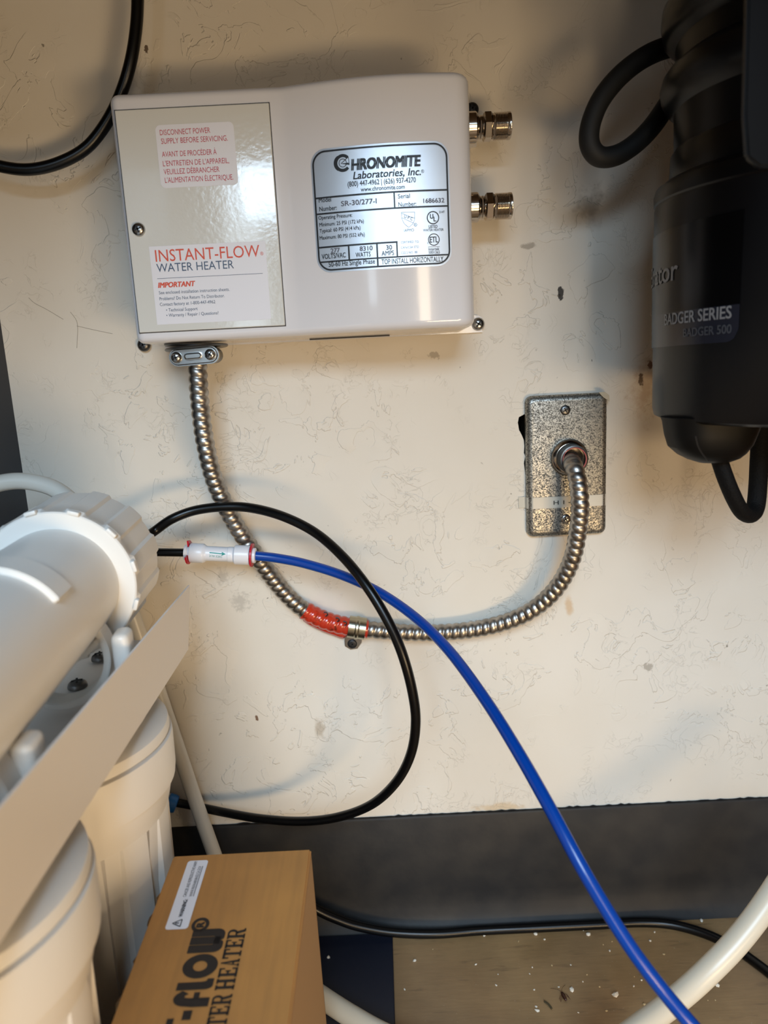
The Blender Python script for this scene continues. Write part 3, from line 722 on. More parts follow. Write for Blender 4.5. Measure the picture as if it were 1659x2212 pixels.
pts = [P(690, 1968, -.019), P(725, 1984, -.0195), P(775, 2001, -.0200), P(850, 2014, -.0205), P(940, 2017, -.0205)]+[PZ(x, y, .0040) for x, y in ((1030, 2010), (1120, 2000), (1210, 1991), (1300, 1986), (1380, 1987), (1450, 1997), (1520, 2016), (1580, 2044), (1630, 2078), (1680, 2118), (1740, 2180))]
pts = [P(640, 1940, -.019)]+[Vector((p.x, min(p.y, -.0180), p.z)) for p in pts]
tag(tube('black_cable', pts, .0037, 'black_tube'), 'black cable lying on the floor along the dark baseboard', 'cable')
tag(tube('cream_hose', [PZ(600, 2085, .010), PZ(650, 2122, .0080), PZ(700, 2157, .0078), PZ(760, 2196, .0078), PZ(840, 2240, .008), PZ(960, 2285, .010), P(1150, 2310, -.130), P(1290, 2275, -.145), P(1400, 2205, -.155), P(1470, 2152, -.158), P(1530, 2098, -.157), P(1590, 2036, -.152), P(1645, 1966, -.145), P(1700, 1880, -.135), P(1750, 1780, -.125)], .0072, 'cream_hose', n=10, seg=18),
    'thick cream hose looping across the lower right corner over the floor', 'hose')

# check valve
va, vb = P(411, 1194, -.036), P(549, 1200, -.036); ax = (vb-va).normalized(); L = (vb-va).length
cv = empty('check_valve', va, 'small white inline check valve with red clips between black and blue tubes', 'valve')
u = L/138
lathe('body', [(.0050, 0), (.0066, .6*u), (.0069, 2*u), (.0069, 28*u), (.0064, 31*u), (.0056, 34*u), (.0053, 37*u), (.0052, 82*u), (.0055, 83*u), (.0055, 93*u), (.0053, 94*u), (.0064, 96*u), (.0069, 98*u), (.0069, 126*u), (.0066, 129*u), (.0050, 130*u)], va, ax, 'white_fitting', cv, 36)
for s in (0, 1):
    o = va if s == 0 else va+ax*130*u; d = -ax if s == 0 else ax
    lathe('collet', [(.0046, -.001), (.0046, 5*u), (.0054, 5*u), (.0054, 11*u), (.0046, 12*u), (.0036, 12*u)], o, d, 'white_fitting', cv, 30)
    x, y, z = frame_of(d); V = []; Fc = []; nn = 22; a00 = .6 if s else 1.2
    for i in range(nn+1):
        a = a00+math.radians(285)*i/nn; w2 = 1+.25*(abs(i-nn/2)/(nn/2))**4
        for rr, hh2 in ((.0050, 1.0*u), (.0080*w2, 1.0*u), (.0080*w2, 4.6*u), (.0050, 4.6*u)): V.append(o+z*hh2+(x*math.cos(a)+y*math.sin(a))*rr)
    for i in range(nn):
        for j in range(4): Fc.append((4*i+j, 4*i+4+j, 4*i+4+(j+1) % 4, 4*i+(j+1) % 4))
    Fc += [(0, 1, 2, 3), (4*nn+3, 4*nn+2, 4*nn+1, 4*nn)]
    frombm('locking_clip', bmof(V, Fc), 'clip_red', cv)
up = Vector((0, -1, 0)).cross(ax); up = up if up.z > 0 else -up; fr = ax.cross(up); fr = fr if fr.y < 0 else -fr
def vsurf(u2, v2):
    a = v2/.0053; return va+ax*u2+fr*(math.cos(a)*.00535)+up*(math.sin(a)*.00535)
ink = Ink(); ink.bar((45*u, .0020), (73*u, .0016), .0007); ink.poly([(71*u, .0029), (80*u, .0015), (71*u, .0002)])
ink.text('CHECK VALVE', (72*u, .0002), (45*u, .0006), .0016, .0)
ink.build('arrow_print', vsurf, 'print_teal', cv)

# fittings half hidden behind the rear filter
ff = empty('tube_fitting', P(372, 1745, -.012), 'blue collet fitting on the black tube behind the rear filter canister', 'fitting')
o = P(372, 1735, -.013); d = P(352, 1729, -.013)-o
lathe('collet', [(.0036, -.004), (.0064, -.0035), (.0070, -.001), (.0070, .003), (.0060, .004)], o, d, 'collet_blue', ff, 24); lathe('body', [(.0062, .003), (.0066, .005), (.0066, .020), (.005, .021)], o, d, 'white_fitting', ff, 24)
ff = empty('tube_fitting', P(366, 1838, -.02), 'tiny red clip on a white fitting behind the rear filter canister', 'fitting')
o = P(369, 1838, -.020); lathe('clip', [(.0010, -.002), (.0022, -.0012), (.0022, .0008), (.001, .001)], o, (-1, 0, .2), 'clip_red', ff, 16); lathe('body', [(.0040, .001), (.0042, .002), (.0042, .016), (.003, .017)], o+Vector((0, 0, .002)), (-1, 0, .1), 'white_fitting', ff, 20)

# ================================================================== REVERSE OSMOSIS FILTER SET
BF = Vector((-.1393, -.040, .3159)); BB = Vector((-.1452, -.040, .2679)); BD = Vector((.0405, -.9987, .0307))
BF = CAM+(BF-CAM)*.92; BB = CAM+(BB-CAM)*.92
br = empty('filter_bracket', (-.2, -.2, .27), 'white painted metal bracket carrying the filters on the left cabinet side', 'bracket')
LEN = .42; th = Vector((-.0013, 0, 0))
def slab(a, b, c2, d2, t): return [a, b, c2, d2, a+t, b+t, c2+t, d2+t], [(0, 1, 2, 3), (7, 6, 5, 4), (0, 4, 5, 1), (1, 5, 6, 2), (2, 6, 7, 3), (3, 7, 4, 0)]
V, Fc = slab(BF, BF+BD*LEN, BB+BD*LEN, BB, th); bm = bmof(V, Fc); bmesh.ops.bevel(bm, geom=bm.edges[:], offset=.0003, segments=1, affect='EDGES'); frombm('side_flange', bm, 'white_plate', br)
zt = Vector((0, 0, .0083)); pl = Vector((XL+.003, BB.y, BB.z+.0083)); fl = BB+zt+th
V, Fc = slab(fl, fl+BD*LEN, pl+BD*LEN*1.0+Vector((-.0186, 0, 0)), pl, Vector((0, 0, -.0013))); frombm('shelf_plate', bmof(V, Fc), 'white_plate', br)
V, Fc = slab(pl+Vector((-.0015, 0, -.0013)), pl+Vector((-.0015, -.41, .0125)), pl+Vector((-.0015, -.41, .10)), pl+Vector((-.0015, 0, .09)), Vector((.0013, 0, 0))); frombm('wall_flange', bmof(V, Fc), 'white_plate', br)
for px, py in ((217, 1424), (168, 1484)):
    z = BB.z+.0083+.0307*(.08 if py < 1450 else .12); p = PZ(px, py, z); screw('bracket_screw', p, .0052, br, 'zinc_dark', .0040, axis=(0, 0, 1), rot=.4)

def canister(px, py_, zt, label):
    q_ = CAM+(Vector((px, py_, zt))-CAM)*.95; px, py_, zt = q_; K_ = .95
    c = empty('filter_canister', (px, py_, zt-.25), label, 'filter', 'white filter canisters')
    o = (px, py_, zt); ax = (0, 0, 1)
    lathe('cap', [(1e-7, 0), (.046, 0), (.0480, -.0012), (.0485, -.0060), (.0560, -.0075), (.0598, -.0100), (.0606, -.0150), (.0604, -.0156)], o, ax, 'white_plastic', c, 64, sc=K_)
    lathe('cap_seal', [(.0588, -.0154), (.0586, -.0172)], o, ax, 'white_plate', c, 64, sc=K_)
    lathe('cap_skirt', [(.0600, -.0168), (.0615, -.0174), (.0618, -.0200), (.0614, -.0400), (.0608, -.0440), (.0575, -.0455)], o, ax, 'white_plastic', c, 64, sc=K_)
    def flute(r, h, a):
        t = (a*12/(2*PI)) % 1; return r - (.0030 if .30 < t < .70 else 0)*(1 if h < -.060 else 0)
    lathe('body', [(.0590, -.0445), (.0566, -.0560), (.0548, -.0610), (.0548, -.0614), (.0542, -.10), (.0525, -.20), (.0515, -.243), (.046, -.252), (.030, -.254), (1e-7, -.254)], o, ax, 'white_plastic', c, 168, flute, auto=24, sc=K_)
    return c
canister(-.191, -.150, .2745, 'rear white filter canister, nearer the wall, beside the white slanting tube')
canister(-.186, -.279, .2785, 'front white filter canister at the lower left corner')

# membrane housing
RO = CAM+ray(125, 1267)*.365; RA = Vector((-.1, .99, .018)).normalized()
ro = empty('membrane_housing', RO+Vector((0, 0, -.03)), 'white cylindrical membrane housing with ribbed screw cap, lying above the filters', 'filter housing')
lathe('barrel', [(.0285, -.36), (.0300, -.355), (.0305, -.30), (.0305, .012)], RO, RA, 'white_plastic', ro, 64)
NR = 12
def capmod(r, h, a):
    t = (a*NR/(2*PI)+.15) % 1; return r + (.0014 if t > .55 and .001 < h < .052 else 0)
lathe('screw_cap', [(.0305, -.0004), (.0385, -.0004), (.0392, .0002), (.0392, .0035), (.0390, .004), (.0392, .020), (.0398, .040), (.0400, .050), (.0384, .0530), (.028, .054), (1e-7, .054)], RO, RA, 'white_plastic', ro, 144, capmod, auto=24)
x, y, z = frame_of(RA)
for i in range(NR):
    a = 2*PI*(i+.775-.15)/NR; d = x*math.cos(a)+y*math.sin(a); tg = z.cross(d); cpt = RO+d*.0396
    bm = boxbm((-.0030, -.0008, -.0018), (.0030, .0014, .0020), .0007, 2)
    for v in bm.verts: v.co = cpt + tg*v.co.x + d*v.co.y + z*v.co.z
    frombm('rim_lug', bm, 'white_plastic', ro, auto=40)
lathe('end_port', [(.011, .052), (.011, .060), (.008, .062)], RO, RA, 'white_fitting', ro, 30)
def arcband(cen, x, y, z, r0, r1, a0, a1, wd, n=26):
    V = []; Fc = []
    for i in range(n+1):
        a = math.radians(a0+(a1-a0)*i/n); d = x*math.cos(a)+y*math.sin(a)
        V += [cen+d*r0-z*wd/2, cen+d*r1-z*wd/2, cen+d*r1+z*wd/2, cen+d*r0+z*wd/2]
    for i in range(n):
        for j in range(4): Fc.append((4*i+j, 4*i+4+j, 4*i+4+(j+1) % 4, 4*i+(j+1) % 4))
    Fc += [(0, 1, 2, 3), (4*n+3, 4*n+2, 4*n+1, 4*n)]
    bm = bmof(V, Fc); bmesh.ops.bevel(bm, geom=[e for e in bm.edges if e.calc_face_angle(0) > 1.2], offset=.0005, segments=2, affect='EDGES'); return bm
zx = RA; xx = Vector((0, 0, 1)).cross(zx)*-1; xx = (xx if xx.x > 0 else -xx).normalized(); yy = Vector((0, 0, 1)); yy = (yy-zx*yy.dot(zx)).normalized()
frombm('barrel_band', arcband(RO+RA*-.070, xx, yy, zx, .0300, .0332, 31, 200, .017, 30), 'white_plastic', ro, auto=40)
# clips under the barrel
def clip(tt, upper, post, label):
    c = empty('pipe_clip', RO+RA*tt-yy*.07, label, 'clip', 'white clips holding the membrane housing')
    cen = RO+RA*tt
    frombm('cradle', arcband(cen, xx, yy, zx, .0307, .0335, *upper, .020, 30), 'white_plastic', c, auto=40)
    low = cen + xx*.0030 - yy*.0300
    frombm('lower_ring', arcband(low, xx, yy, zx, .0226, .0260, -110, 62, .012, 30), 'white_plastic', c, auto=40)
    pb = post - yy*.014
    bm = boxbm((-.0042, -.020, -.007), (.0042, .014, .007), .0030, 3)
    for v in bm.verts: v.co = pb + xx*v.co.x + yy*v.co.y + zx*v.co.z
    frombm('post', bm, 'white_plastic', c, auto=40)
clip(-.020, (-85, -40), P(262, 1362, -.192), 'white double clip under the membrane housing, next to its ribbed cap')
clip(-.142, (-85, -40), P(54, 1592, -.296), 'white double clip at the left picture edge, nearest the camera')

# ================================================================== CARDBOARD BOX
fa, fb = P(375, 1848, -.174), P(672, 1833, -.174)
bx = empty('cardboard_box', (fa.x+.04, -.25, 0), 'brown cardboard heater carton with black lettering, leaning by the filters', 'box')
bd = -ray(771, 693); bd.normalize(); bw = (fb-fa); bwid = bw.length; bw.normalize(); bd = (bd-bw*bd.dot(bw)).normalized(); bn = bw.cross(-bd).normalized(); bn = bn if bn.z > 0 else -bn
BL, BH = .29, .172
def bp(s, t, h=0.0): return fa + bd*s + bw*t + bn*h
def bpanel(name, q, n, mtl, t=.003):
    V = [*q]+[p-n*t for p in q]; Fc = [(0, 1, 2, 3), (7, 6, 5, 4), (0, 4, 5, 1), (1, 5, 6, 2), (2, 6, 7, 3), (3, 7, 4, 0)]
    bm = bmof(V, Fc); bmesh.ops.bevel(bm, geom=bm.edges[:], offset=.0009, segments=2, affect='EDGES'); return frombm(name, bm, mtl, bx, auto=40)
top = bpanel('top_panel', [bp(0, 0), bp(BL, 0), bp(BL, bwid), bp(0, bwid)], bn, 'cardboard')
bpanel('side_panel', [bp(0, bwid, -.002), bp(BL, bwid, -.002), bp(BL, bwid, -BH), bp(0, bwid, -BH)], bw, 'cardboard_side')
bpanel('side_panel', [bp(0, 0, -.002), bp(BL, 0, -.002), bp(BL, 0, -BH), bp(0, 0, -BH)], -bw, 'cardboard_side')
bpanel('end_panel', [bp(0, 0, -.002), bp(0, bwid, -.002), bp(0, bwid, -BH), bp(0, 0, -BH)], -bd, 'cardboard_side')
bpanel('end_panel', [bp(BL, 0, -.002), bp(BL, bwid, -.002), bp(BL, bwid, -BH), bp(BL, 0, -BH)], bd, 'cardboard_side')
bpanel('bottom_panel', [bp(0, 0, -BH), bp(BL, 0, -BH), bp(BL, bwid, -BH), bp(0, bwid, -BH)], -bn, 'cardboard_side')
def c4(cx, cy):
    p = PPL(240+cx/3.456, 1800+cy/3.456, fa, bn)-fa; return (p.dot(bd), p.dot(bw))   # (s toward camera, t to the right)
# print lives in (u,v): u runs along the reading direction (away from camera), v up the letters (to the left)
def bsurf(eps): return lambda u2, v2: bp(-u2, -v2, eps)
def cb(cx, cy):
    s, t = c4(cx, cy); return (-s, -t)
ink = Ink()
# big letters, drawn in unit cells and placed between measured near/far edges
base_v = (cb(842, 800)[1]+cb(722, 1290)[1])/2; top_v = (cb(588, 800)[1]+cb(470, 1240)[1])/2
def cell(u0, u1, polys):
    for pl2 in polys: ink.poly([(u0+(u1-u0)*a, base_v+(top_v-base_v)*b) for a, b in pl2])
uW0, uW1 = cb(720, 893)[0], cb(720, 718)[0]; uO0, uO1 = cb(665, 1086)[0], cb(665, 906)[0]
uL0, uL1 = cb(630, 1172)[0], cb(630, 1092)[0]; uF0, uF1 = cb(600, 1302)[0], cb(600, 1180)[0]; uH0, uH1 = cb(585, 1396)[0], cb(585, 1326)[0]; uT1 = cb(450, 1388)[0]
def arc(cx, cy, rx, ry, a0, a1, n=8): return [(cx+rx*math.cos(math.radians(a0+(a1-a0)*i/n)), cy+ry*math.sin(math.radians(a0+(a1-a0)*i/n))) for i in range(n+1)]
cell(uW0, uW1, [[(0, 1), (0, .25)]+arc(.25, .25, .25, .25, 180, 270, 6)+arc(.38, .12, .12, .12, 270, 360, 4)+[(.5, .3), (.42, .3), (.36, .26), (.32, .32), (.32, 1)],
                [(.34, 1), (.34, .1), (.66, .1), (.66, 1)], [(.68, 1), (.68, .32), (.64, .26), (.58, .3), (.5, .3), (.5, .12)]+arc(.62, .12, .12, .12, 180, 270, 4)+arc(.75, .25, .25, .25, 270, 360, 6)+[(1, 1)]])
oc = ((uO0+uO1)/2, (base_v+top_v)/2); ro_u = (uO1-uO0)/2; ro_v = (top_v-base_v)/2*1.0
for i in range(40):
    t0, t1 = 2*PI*i/40, 2*PI*(i+1)/40
    ink.poly([(oc[0]+ro_u*kx*math.cos(t), oc[1]+ro_v*kz*math.sin(t)) for kx, kz, t in ((.42, .40, t0), (.42, .40, t1), (1, 1, t1), (1, 1, t0))])
cell(uL0, uL1, [[(0, 1), (0, .25)]+arc(.35, .22, .35, .22, 180, 270, 6)+[(1, 0), (1, .18), (.78, .22), (.72, .32), (.72, 1)]])
cell(uF0, uF1, [[(.0, 0), (.55, 0), (.55, .45), (.0, .45)], [(.5, .30), (.9, .30), (.9, .46), (.5, .46)], [(0, .44), (.55, .44), (.55, .60), (.60, .70), (.72, .70), (.82, .60), (1.02, .80)]+arc(.55, .62, .5, .38, 40, 180, 8)])
cell(uH0, uH1, [[(0, .38), (1, .38), (1, .62), (0, .62)]])
cell(uT1-.030, uT1, [[(0, .82), (1, .82), (1, 1.0), (0, 1.0)], [(.3, 0), (.65, 0), (.65, .83), (.3, .83)]])
rc = cb(667, 686); 
for i in range(24):
    t0, t1 = 2*PI*i/24, 2*PI*(i+1)/24; ink.poly([(rc[0]+r3*math.cos(t), rc[1]+r3*math.sin(t)) for r3, t in ((.0026, t0), (.0026, t1), (.0043, t1), (.0043, t0))])
ink.text('R', (rc[0]-.0014, rc[1]-.0017), (rc[0]+.0014, rc[1]-.0017), .0034, .06)
# slab-serif second line, read from its far end back: R E T A E H   R E T
b2 = (cb(1000, 745)[1]+cb(905, 1240)[1])/2; t2 = (cb(862, 770)[1]+cb(772, 1200)[1])/2
H2 = t2-b2
us = [(cb(930, 790)[0], cb(930, 712)[0], 'R'), (cb(918, 860)[0], cb(918, 793)[0], 'E'), (cb(900, 938)[0], cb(900, 862)[0], 'T'), (cb(885, 1000)[0], cb(885, 940)[0], 'A'), (cb(870, 1078)[0], cb(870, 1003)[0], 'E'), (cb(850, 1172)[0], cb(850, 1085)[0], 'H'),
      (cb(830, 1285)[0], cb(830, 1203)[0], 'R'), (cb(808, 1365)[0], cb(808, 1290)[0], 'E'), (cb(790, 1450)[0], cb(790, 1370)[0], 'T')]
SER = {'T': [(.38, 0, .62, 1), (.22, 0, .78, .10), (0, .86, 1, 1), (0, .66, .14, 1), (.86, .66, 1, 1)], 'E': [(.12, 0, .40, 1), (0, 0, .95, .12), (0, .88, .95, 1), (.82, 0, .97, .30), (.82, .70, .97, 1), (.40, .45, .70, .57), (.60, .36, .72, .66)],
       'H': [(.08, 0, .34, 1), (.66, 0, .92, 1), (0, 0, .44, .10), (.56, 0, 1, .10), (0, .90, .44, 1), (.56, .90, 1, 1), (.3, .44, .7, .58)], 'A': [(0, 0, .40, .10), (.58, 0, 1, .10), (.25, .28, .70, .38)],
       'R': [(.10, 0, .36, 1), (0, 0, .46, .10), (0, .90, .62, 1), (.30, .46, .66, .56), (.70, .0, 1, .10)]}
for u0, u1, ch in us:
    def q2(a, b): return (u0+(u1-u0)*a*.96, b2+H2*b)
    for x0, z0, x1, z1 in SER[ch]: ink.poly([q2(x0, z0), q2(x1, z0), q2(x1, z1), q2(x0, z1)])
    if ch == 'A': ink.poly([q2(.12, 0), q2(.24, 0), q2(.52, .86), q2(.46, 1)]); ink.poly([q2(.62, 0), q2(.92, 0), q2(.60, 1), q2(.42, 1)])
    if ch == 'R':
        ink.poly([q2(*p) for p in arc(.60, .73, .34, .27, 90, -90, 8)]+[q2(*p) for p in arc(.58, .73, .12, .16, -90, 90, 6)]); ink.poly([q2(.66, .03), q2(.92, .03), q2(.72, .52), q2(.46, .50)])
ink.build('black_lettering', bsurf(.00025), 'print_brown_black', top, bn)
# warning sticker
q = [cb(577, 207), cb(726, 203), cb(572, 719), cb(400, 720)]
u1_ = (q[0][0]+q[1][0])/2; u0_ = (q[2][0]+q[3][0])/2; v1_ = (q[0][1]+q[3][1])/2; v0_ = (q[1][1]+q[2][1])/2
sf = bsurf(.0002); poly = rrect(u0_, v0_, u1_, v1_, .0016, 4)
frompy('warning_sticker', [sf(a, b) for a, b in poly], [tuple(range(len(poly)))], 'sticker_white', top)
ink = Ink(); W_ = u1_-u0_; Hh = v1_-v0_
ink.text('WARNING:', (u0_+.16*W_, v0_+.40*Hh), (u0_+.40*W_, v0_+.40*Hh), Hh*.17, .02); ink.text('CANCER AND REPRODUCTIVE HARM', (u0_+.44*W_, v0_+.52*Hh), (u0_+.98*W_, v0_+.52*Hh), Hh*.15)
ink.text('WWW.P65WARNINGS.CA.GOV', (u0_+.44*W_, v0_+.24*Hh), (u0_+.90*W_, v0_+.24*Hh), Hh*.15); ink.bar((u0_+.44*W_, v0_+.19*Hh), (u0_+.90*W_, v0_+.19*Hh), .0003)
tr = [(u0_+.03*W_, v0_+.36*Hh), (u0_+.125*W_, v0_+.36*Hh), (u0_+.0775*W_, v0_+.74*Hh)]
for i in range(3): ink.bar(tr[i], tr[(i+1) % 3], .0005)
ink.bar((u0_+.0775*W_, v0_+.45*Hh), (u0_+.0775*W_, v0_+.62*Hh), .0006)
ink.build('sticker_print', bsurf(.0004), 'ink_black', top, bn)
# torn flute edge on the left long side
V = []; Fc = []; random.seed(5); K = 60
for i in range(K+1):
    s = .010+.15*i/K; V += [bp(s, -.0005, -.004), bp(s, -.0018-random.uniform(0, .0022), -.006-random.uniform(0, .004)), bp(s, -.0008, -.013)]
for i in range(K): Fc += [(3*i, 3*i+1, 3*i+4, 3*i+3), (3*i+1, 3*i+2, 3*i+5, 3*i+4)]
frompy('torn_edge', V, Fc, 'torn_brown', bx)

# ================================================================== GARBAGE DISPOSER
DC = Vector((.2352, -.117, 0)); TILT = math.radians(1.5)
dax = Vector((0, -math.sin(TILT), math.cos(TILT))); DO = Vector((DC.x, DC.y, .4236))
dis = empty('garbage_disposer', DO, 'large black garbage disposer hanging at the right edge', 'disposer')
lathe('lower_housing', [(.030, -.0025), (.0710, -.0025), (.0738, -.0010), (.0748, .003), (.0765, .0778), (.0771, .1130), (.0766, .1150)], DO, dax, 'disposer_grey', dis, 96)
lathe('trim_ring', [(.0762, .1146), (.0774, .1160), (.0776, .1204), (.0766, .1236), (.0728, .1262), (.0696, .1275)], DO, dax, 'disposer_black', dis, 96)
lathe('upper_housing', [(.0700, .1270), (.0694, .1408), (.0678, .143), (.0685, .1621), (.0721, .165), (.0752, .1698), (.0761, .1746), (.075, .1791), (.0727, .1821), (.0688, .1849), (.0689, .1947), (.0721, .1971), (.0752, .2001), (.0766, .2067), (.0761, .2127), (.0721, .2186), (.065, .2253), (.058, .240), (.054, .306)], DO, dax, 'disposer_black', dis, 96)
def rlow(v2): return .0748+.0019*max(0, min(1, v2/.0778)) if v2 < .0778 else .0766+.0006*(v2-.0778)/.035
dx, dy, dz = frame_of(dax)
def dsurf(rad):
    def f(u2, v2):    # u2: angle measured clockwise seen from above from the -y side, times radius; v2 height
        a = u2/.072; d = Vector((math.sin(a), -math.cos(a), 0)); return DO + d*(rad-.072+rlow(v2)) + dax*v2
    return f
def dpix(px, py):     # pixel -> (u,v) on the lower housing
    best = None
    for i in range(-600, 601):
        a = i*math.radians(150)/600
        for v2 in (0,):
            pass
        d = Vector((math.sin(a), -math.cos(a), 0)); o = DO+d*.0762
        # height on this generator seen at py: solve along dax
        lo, hi = -.05, .30
        for _ in range(24):
            mid = (lo+hi)/2; vv = o+dax*mid-CAM; yy2 = CY-F_PX*vv.dot(UP)/vv.dot(FW)
            if yy2 > py: lo = mid
            else: hi = mid
        vv = o+dax*lo-CAM; xx2 = CX+F_PX*vv.dot(RT)/vv.dot(FW)
        if d.dot(vv) < 0 and (best is None or abs(xx2-px) < best[0]): best = (abs(xx2-px), a*.072, lo)
    return best[1], best[2]
ur, vt = dpix(1610, 452); _, vb2 = dpix(1500, 744); _, vm = dpix(1500, 668); ul = -.072*1.9
V = []; Fc = []; K = 40
sf = dsurf(.0724)
for i in range(K+1):
    u2 = ul+(ur-ul)*i/K; e = max(0, (u2-(ur-.006))/.006); ce = .006*(1-math.sqrt(max(0, 1-e*e)))
    V += [sf(u2, vm), sf(u2, vt)]
for i in range(K): Fc.append((2*i, 2*i+2, 2*i+3, 2*i+1))
dl_ = frompy('front_label', V, Fc, 'disposer_label', dis, smooth=True); dl_['label'] = 'glossy black wrap-around label'
V = []; Fc = []
for i in range(K+1):
    u2 = ul+(ur-ul)*i/K; e = max(0, (u2-(ur-.006))/.006); ce = .006*(1-math.sqrt(max(0, 1-e*e)))
    V += [sf(u2, vb2+ce), sf(u2, vm)]
for i in range(K): Fc.append((2*i, 2*i+2, 2*i+3, 2*i+1))
bnd = frompy('label_band', V, Fc, 'label_band', dis, smooth=True); bnd['label'] = 'blue-grey lower band of the label'
ink = Ink(); a, v1 = dpix(1467, 590); v1 -= .003
wd = .078; ink.text('InSinkErator', (a-wd, v1), (a, v1), .0105, .012); ink.build('brand_print', dsurf(.0727), 'label_ink', dl_, (-.6, -.8, 0))
ink = Ink(); a, v1 = dpix(1437, 703); b, _ = dpix(1580, 695); ink.text('BADGER SERIES', (a, v1), (b, v1), .0058, .015); ink.build('series_print', dsurf(.0727), 'label_ink', bnd, (-.6, -.8, 0))
ink = Ink(); a, v1 = dpix(1477, 728); b, _ = dpix(1580, 722); ink.text('BADGER 500', (a, v1), (b, v1), .0042, .015); ink.build('model_print', dsurf(.0727), 'label_ink_dim', bnd, (-.6, -.8, 0))
# terminal cover under the housing
def pr(px, py, y=-.125): return P(px, py, y)
lv = [(1447, 1652, 899), (1450, 1650, 908), (1454, 1640, 938), (1461, 1630, 964), (1480, 1618, 982), (1500, 1606, 993), (1520, 1590, 1000)]
V = []; Fc = []; SG = 40
for xl, xr, yy0 in lv:
    a, b = P(xl, yy0, -.135), P(xr, yy0, -.135); rx = (b.x-a.x)/2; ry = min(.030, rx*.8)
    for kk in range(SG):
        t = 2*PI*kk/SG; cs, sn = math.cos(t), math.sin(t)
        V.append(((a.x+b.x)/2+rx*math.copysign(abs(cs)**.75, cs), -.128+ry*math.copysign(abs(sn)**.75, sn), (a.z+b.z)/2))
for i in range(len(lv)-1):
    for kk in range(SG): Fc.append((i*SG+kk, i*SG+(kk+1) % SG, (i+1)*SG+(kk+1) % SG, (i+1)*SG+kk))
Fc += [tuple(range(SG)), tuple(range((len(lv)-1)*SG, len(lv)*SG))]
frombm('terminal_cover', bmof(V, Fc), 'terminal_black', dis, auto=30)
tube('cover_seam', [P(1503, 942, -.1580), P(1508, 962, -.1562), P(1516, 978, -.1530), P(1530, 996, -.1470)], .0004, 'recess_black', dis, 6, 4)
cord = tube('power_cord', PT([(1545, 960, -.125), (1556, 1000, -.125), (1572, 1045, -.126), (1590, 1085, -.124), (1605, 1108, -.120), (1620, 1112, -.114), (1632, 1095, -.108), (1637, 1050, -.104), (1640, 990, -.102), (1643, 930, -.100), (1645, 880, -.100)]), .0052, 'braided_sleeve', dis, seg=20, n=10, squash=.85)
cord['label'] = 'black braided power cord looping below the disposer'
# vertical arm in front of the upper housing
poly = [P(x, y, -.228) for x, y in ((1614, -60), (1700, -60), (1700, 362), (1640, 362), (1612, 340), (1606, 250))]
V, Fc = prism([(p.x, p.z) for p in poly], -.2255, -.2290); bm = bmof(V, Fc); bmesh.ops.bevel(bm, geom=bm.edges[:], offset=.0008, segments=2, affect='EDGES')
frombm('drain_arm', bm, 'arm_blue_black', dis, auto=40)

tag(tube('black_cable_loop', PT([(1560, 100, -.060), (1500, 92, -.062), (1440, 103, -.066), (1388, 126, -.070), (1338, 165, -.074), (1298, 215, -.077), (1276, 268, -.078), (1274, 312, -.078), (1294, 338, -.077), (1330, 336, -.075), (1370, 312, -.072), (1408, 274, -.068), (1442, 225, -.062), (1490, 150, -.055), (1540, 80, -.050)]), .0058, 'black_rubber', seg=18, n=10),
    'thick black cable loop sticking out left of the disposer', 'cable')

# ================================================================== FLOOR CRUMBS AND A DEAD INSECT
def crumb(px, py, sz, mt, seed):
    random.seed(seed); p = PZ(px, py, .0); bm = bmesh.new(); bmesh.ops.create_icosphere(bm, subdivisions=1, radius=1)
    f = (random.uniform(.7, 1.3), random.uniform(.6, 1.0), random.uniform(.35, .6)); a = random.uniform(0, 3)
    for v in bm.verts:
        j = random.uniform(.7, 1.15); x, y, z = v.co.x*f[0]*j, v.co.y*f[1]*j, v.co.z*f[2]*j
        v.co = Vector((p.x+(x*math.cos(a)-y*math.sin(a))*sz, p.y+(x*math.sin(a)+y*math.cos(a))*sz, max(0, (z+.35)*sz)))
    return frombm('plaster_crumb', bm, mt)
big = [(1329, 2151, .0030, 'largest white plaster crumb on the tan floor, right of the insect'), (1236, 2140, .0024, 'pale flaky crumb just right of the dead insect'), (896, 2076, .0019, 'white crumb on the tan floor near the navy panel edge'), (1046, 2021, .0021, 'white crumb touching the front of the black floor cable'),
       (1271, 2020, .0024, 'white plaster crumb close in front of the cable, left of the blue tube'), (1303, 1997, .0026, 'white flake against the black cable beside the blue tube'), (1515, 1990, .0022, 'white flake behind the black cable near the right edge'), (1549, 2130, .0020, 'cream crumb on the floor right of the cream hose'),
       (1157, 2019, .0022, 'thin white flake just in front of the cable left of centre'), (1392, 2171, .0016, 'yellowish crumb left of the cream hose'), (1160, 2184, .0015, 'cream crumb below the brown shred'), (710, 2076, .0019, 'white crumb lying on the navy panel')]
for i, (px, py, sz, lb) in enumerate(big):
    o = crumb(px, py, sz, 'tan_crumb' if 'yellow' in lb else 'plaster_crumb', i+10)
    if 'navy' in lb and 'lying' in lb: o.location.z = .003
    tag(o, lb, 'crumb', 'plaster crumbs on the floor')
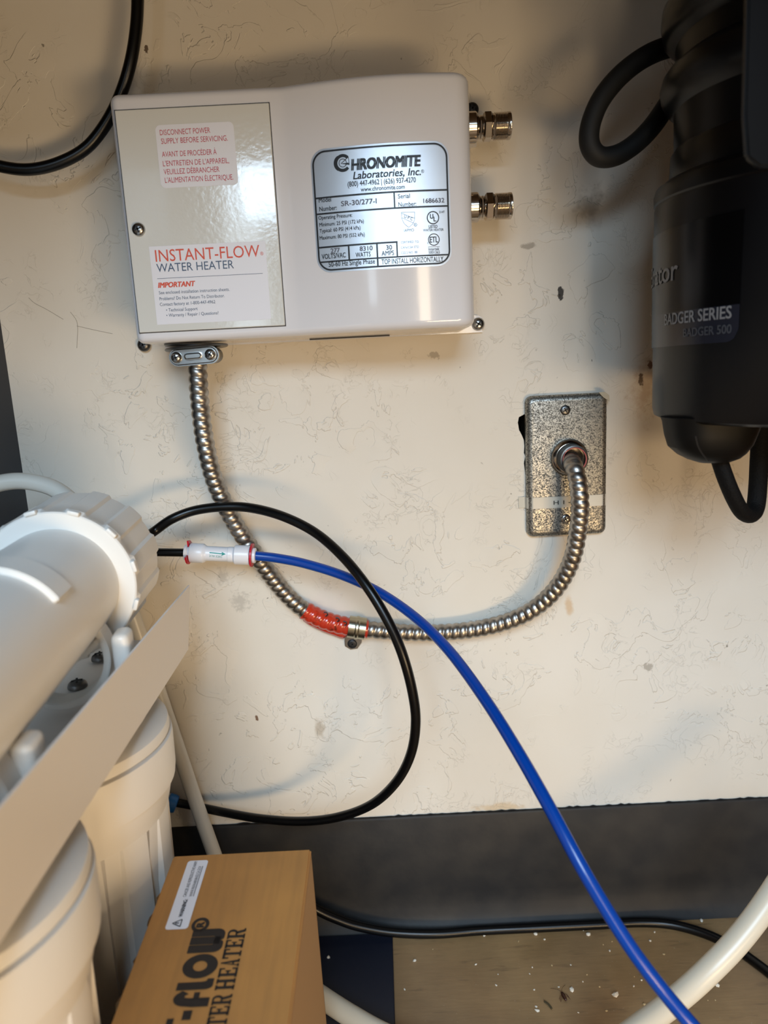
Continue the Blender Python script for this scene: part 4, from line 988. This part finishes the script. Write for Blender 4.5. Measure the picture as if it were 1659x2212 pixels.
small = [(1260, 2010), (1335, 2026), (1322, 2034), (1317, 2055), (1404, 2033), (1414, 2014), (1361, 2045), (1347, 2044), (1233, 2085), (1144, 2104), (1028, 2084), (1207, 2133), (1295, 2132), (1370, 2110), (1417, 2158), (1158, 2175), (1310, 2184), (1249, 2188), (1072, 2129), (1154, 2139), (1386, 2118), (1529, 2161), (1545, 2161), (1592, 2081), (1434, 2062), (1176, 2030), (1120, 2034), (935, 2051), (874, 2138), (1268, 2106), (1259, 2121), (1303, 2041), (1393, 1998), (1369, 2131), (1150, 2090), (1192, 2086), (1474, 2140), (1076, 2105)]
for i, (px, py) in enumerate(small):
    random.seed(100+i); tag(crumb(px, py, random.uniform(.0006, .0012), random.choice(['plaster_crumb', 'plaster_crumb', 'tan_crumb']), i+60), 'tiny pale crumb, a speck on the tan floor', 'crumb', 'tiny specks on the floor')
# dead insect
p = PZ(1217, 2152, .0016); ins = empty('dead_insect', p, 'small dead brown insect lying on the tan floor', 'insect')
a = PZ(1213, 2143, .0016); b = PZ(1223, 2161, .0016); d = (b-a)
lathe('body', [(1e-7, 0), (.0007, .0004), (.0012, .0016), (.0015, .0030), (.0012, .0042), (.0013, .0052), (.0010, .0062), (.0009, .0070), (1e-7, .0078)], a, d, 'insect_brown', ins, 14)
dn = d.normalized(); sd = Vector((0, 0, 1)).cross(dn)
for t in (.0030, .0042, .0054):
    for s in (-1, 1): q = a+dn*t; tube('leg', [q, q+sd*s*.0020+Vector((0, 0, .0008)), q+sd*s*.0038+dn*.001-Vector((0, 0, .0013))], .00013, 'insect_brown', ins, 5, 3)
for s in (-1, 1): q = a; tube('antenna', [q, q-dn*.003+sd*s*.002, q-dn*.006+sd*s*.006-Vector((0, 0, .001))], .0001, 'insect_brown', ins, 5, 3)
a = PZ(1176, 2163, .0007); b = PZ(1192, 2179, .0007)
tag(tube('wood_shred', [a, a.lerp(b, .5)+Vector((.0005, 0, .0003)), b], .0008, 'wood_shred', None, 6, 4), 'brown shred on the floor left of the dead insect', 'debris')

# put every Empty at the base of its thing
bpy.context.view_layer.update()
for o in list(bpy.data.objects):
    if o.name in EMPTY_LOC and o.type == 'EMPTY':
        L = EMPTY_LOC[o.name]; o.location = L
        for ch in o.children: ch.location = ch.location - L
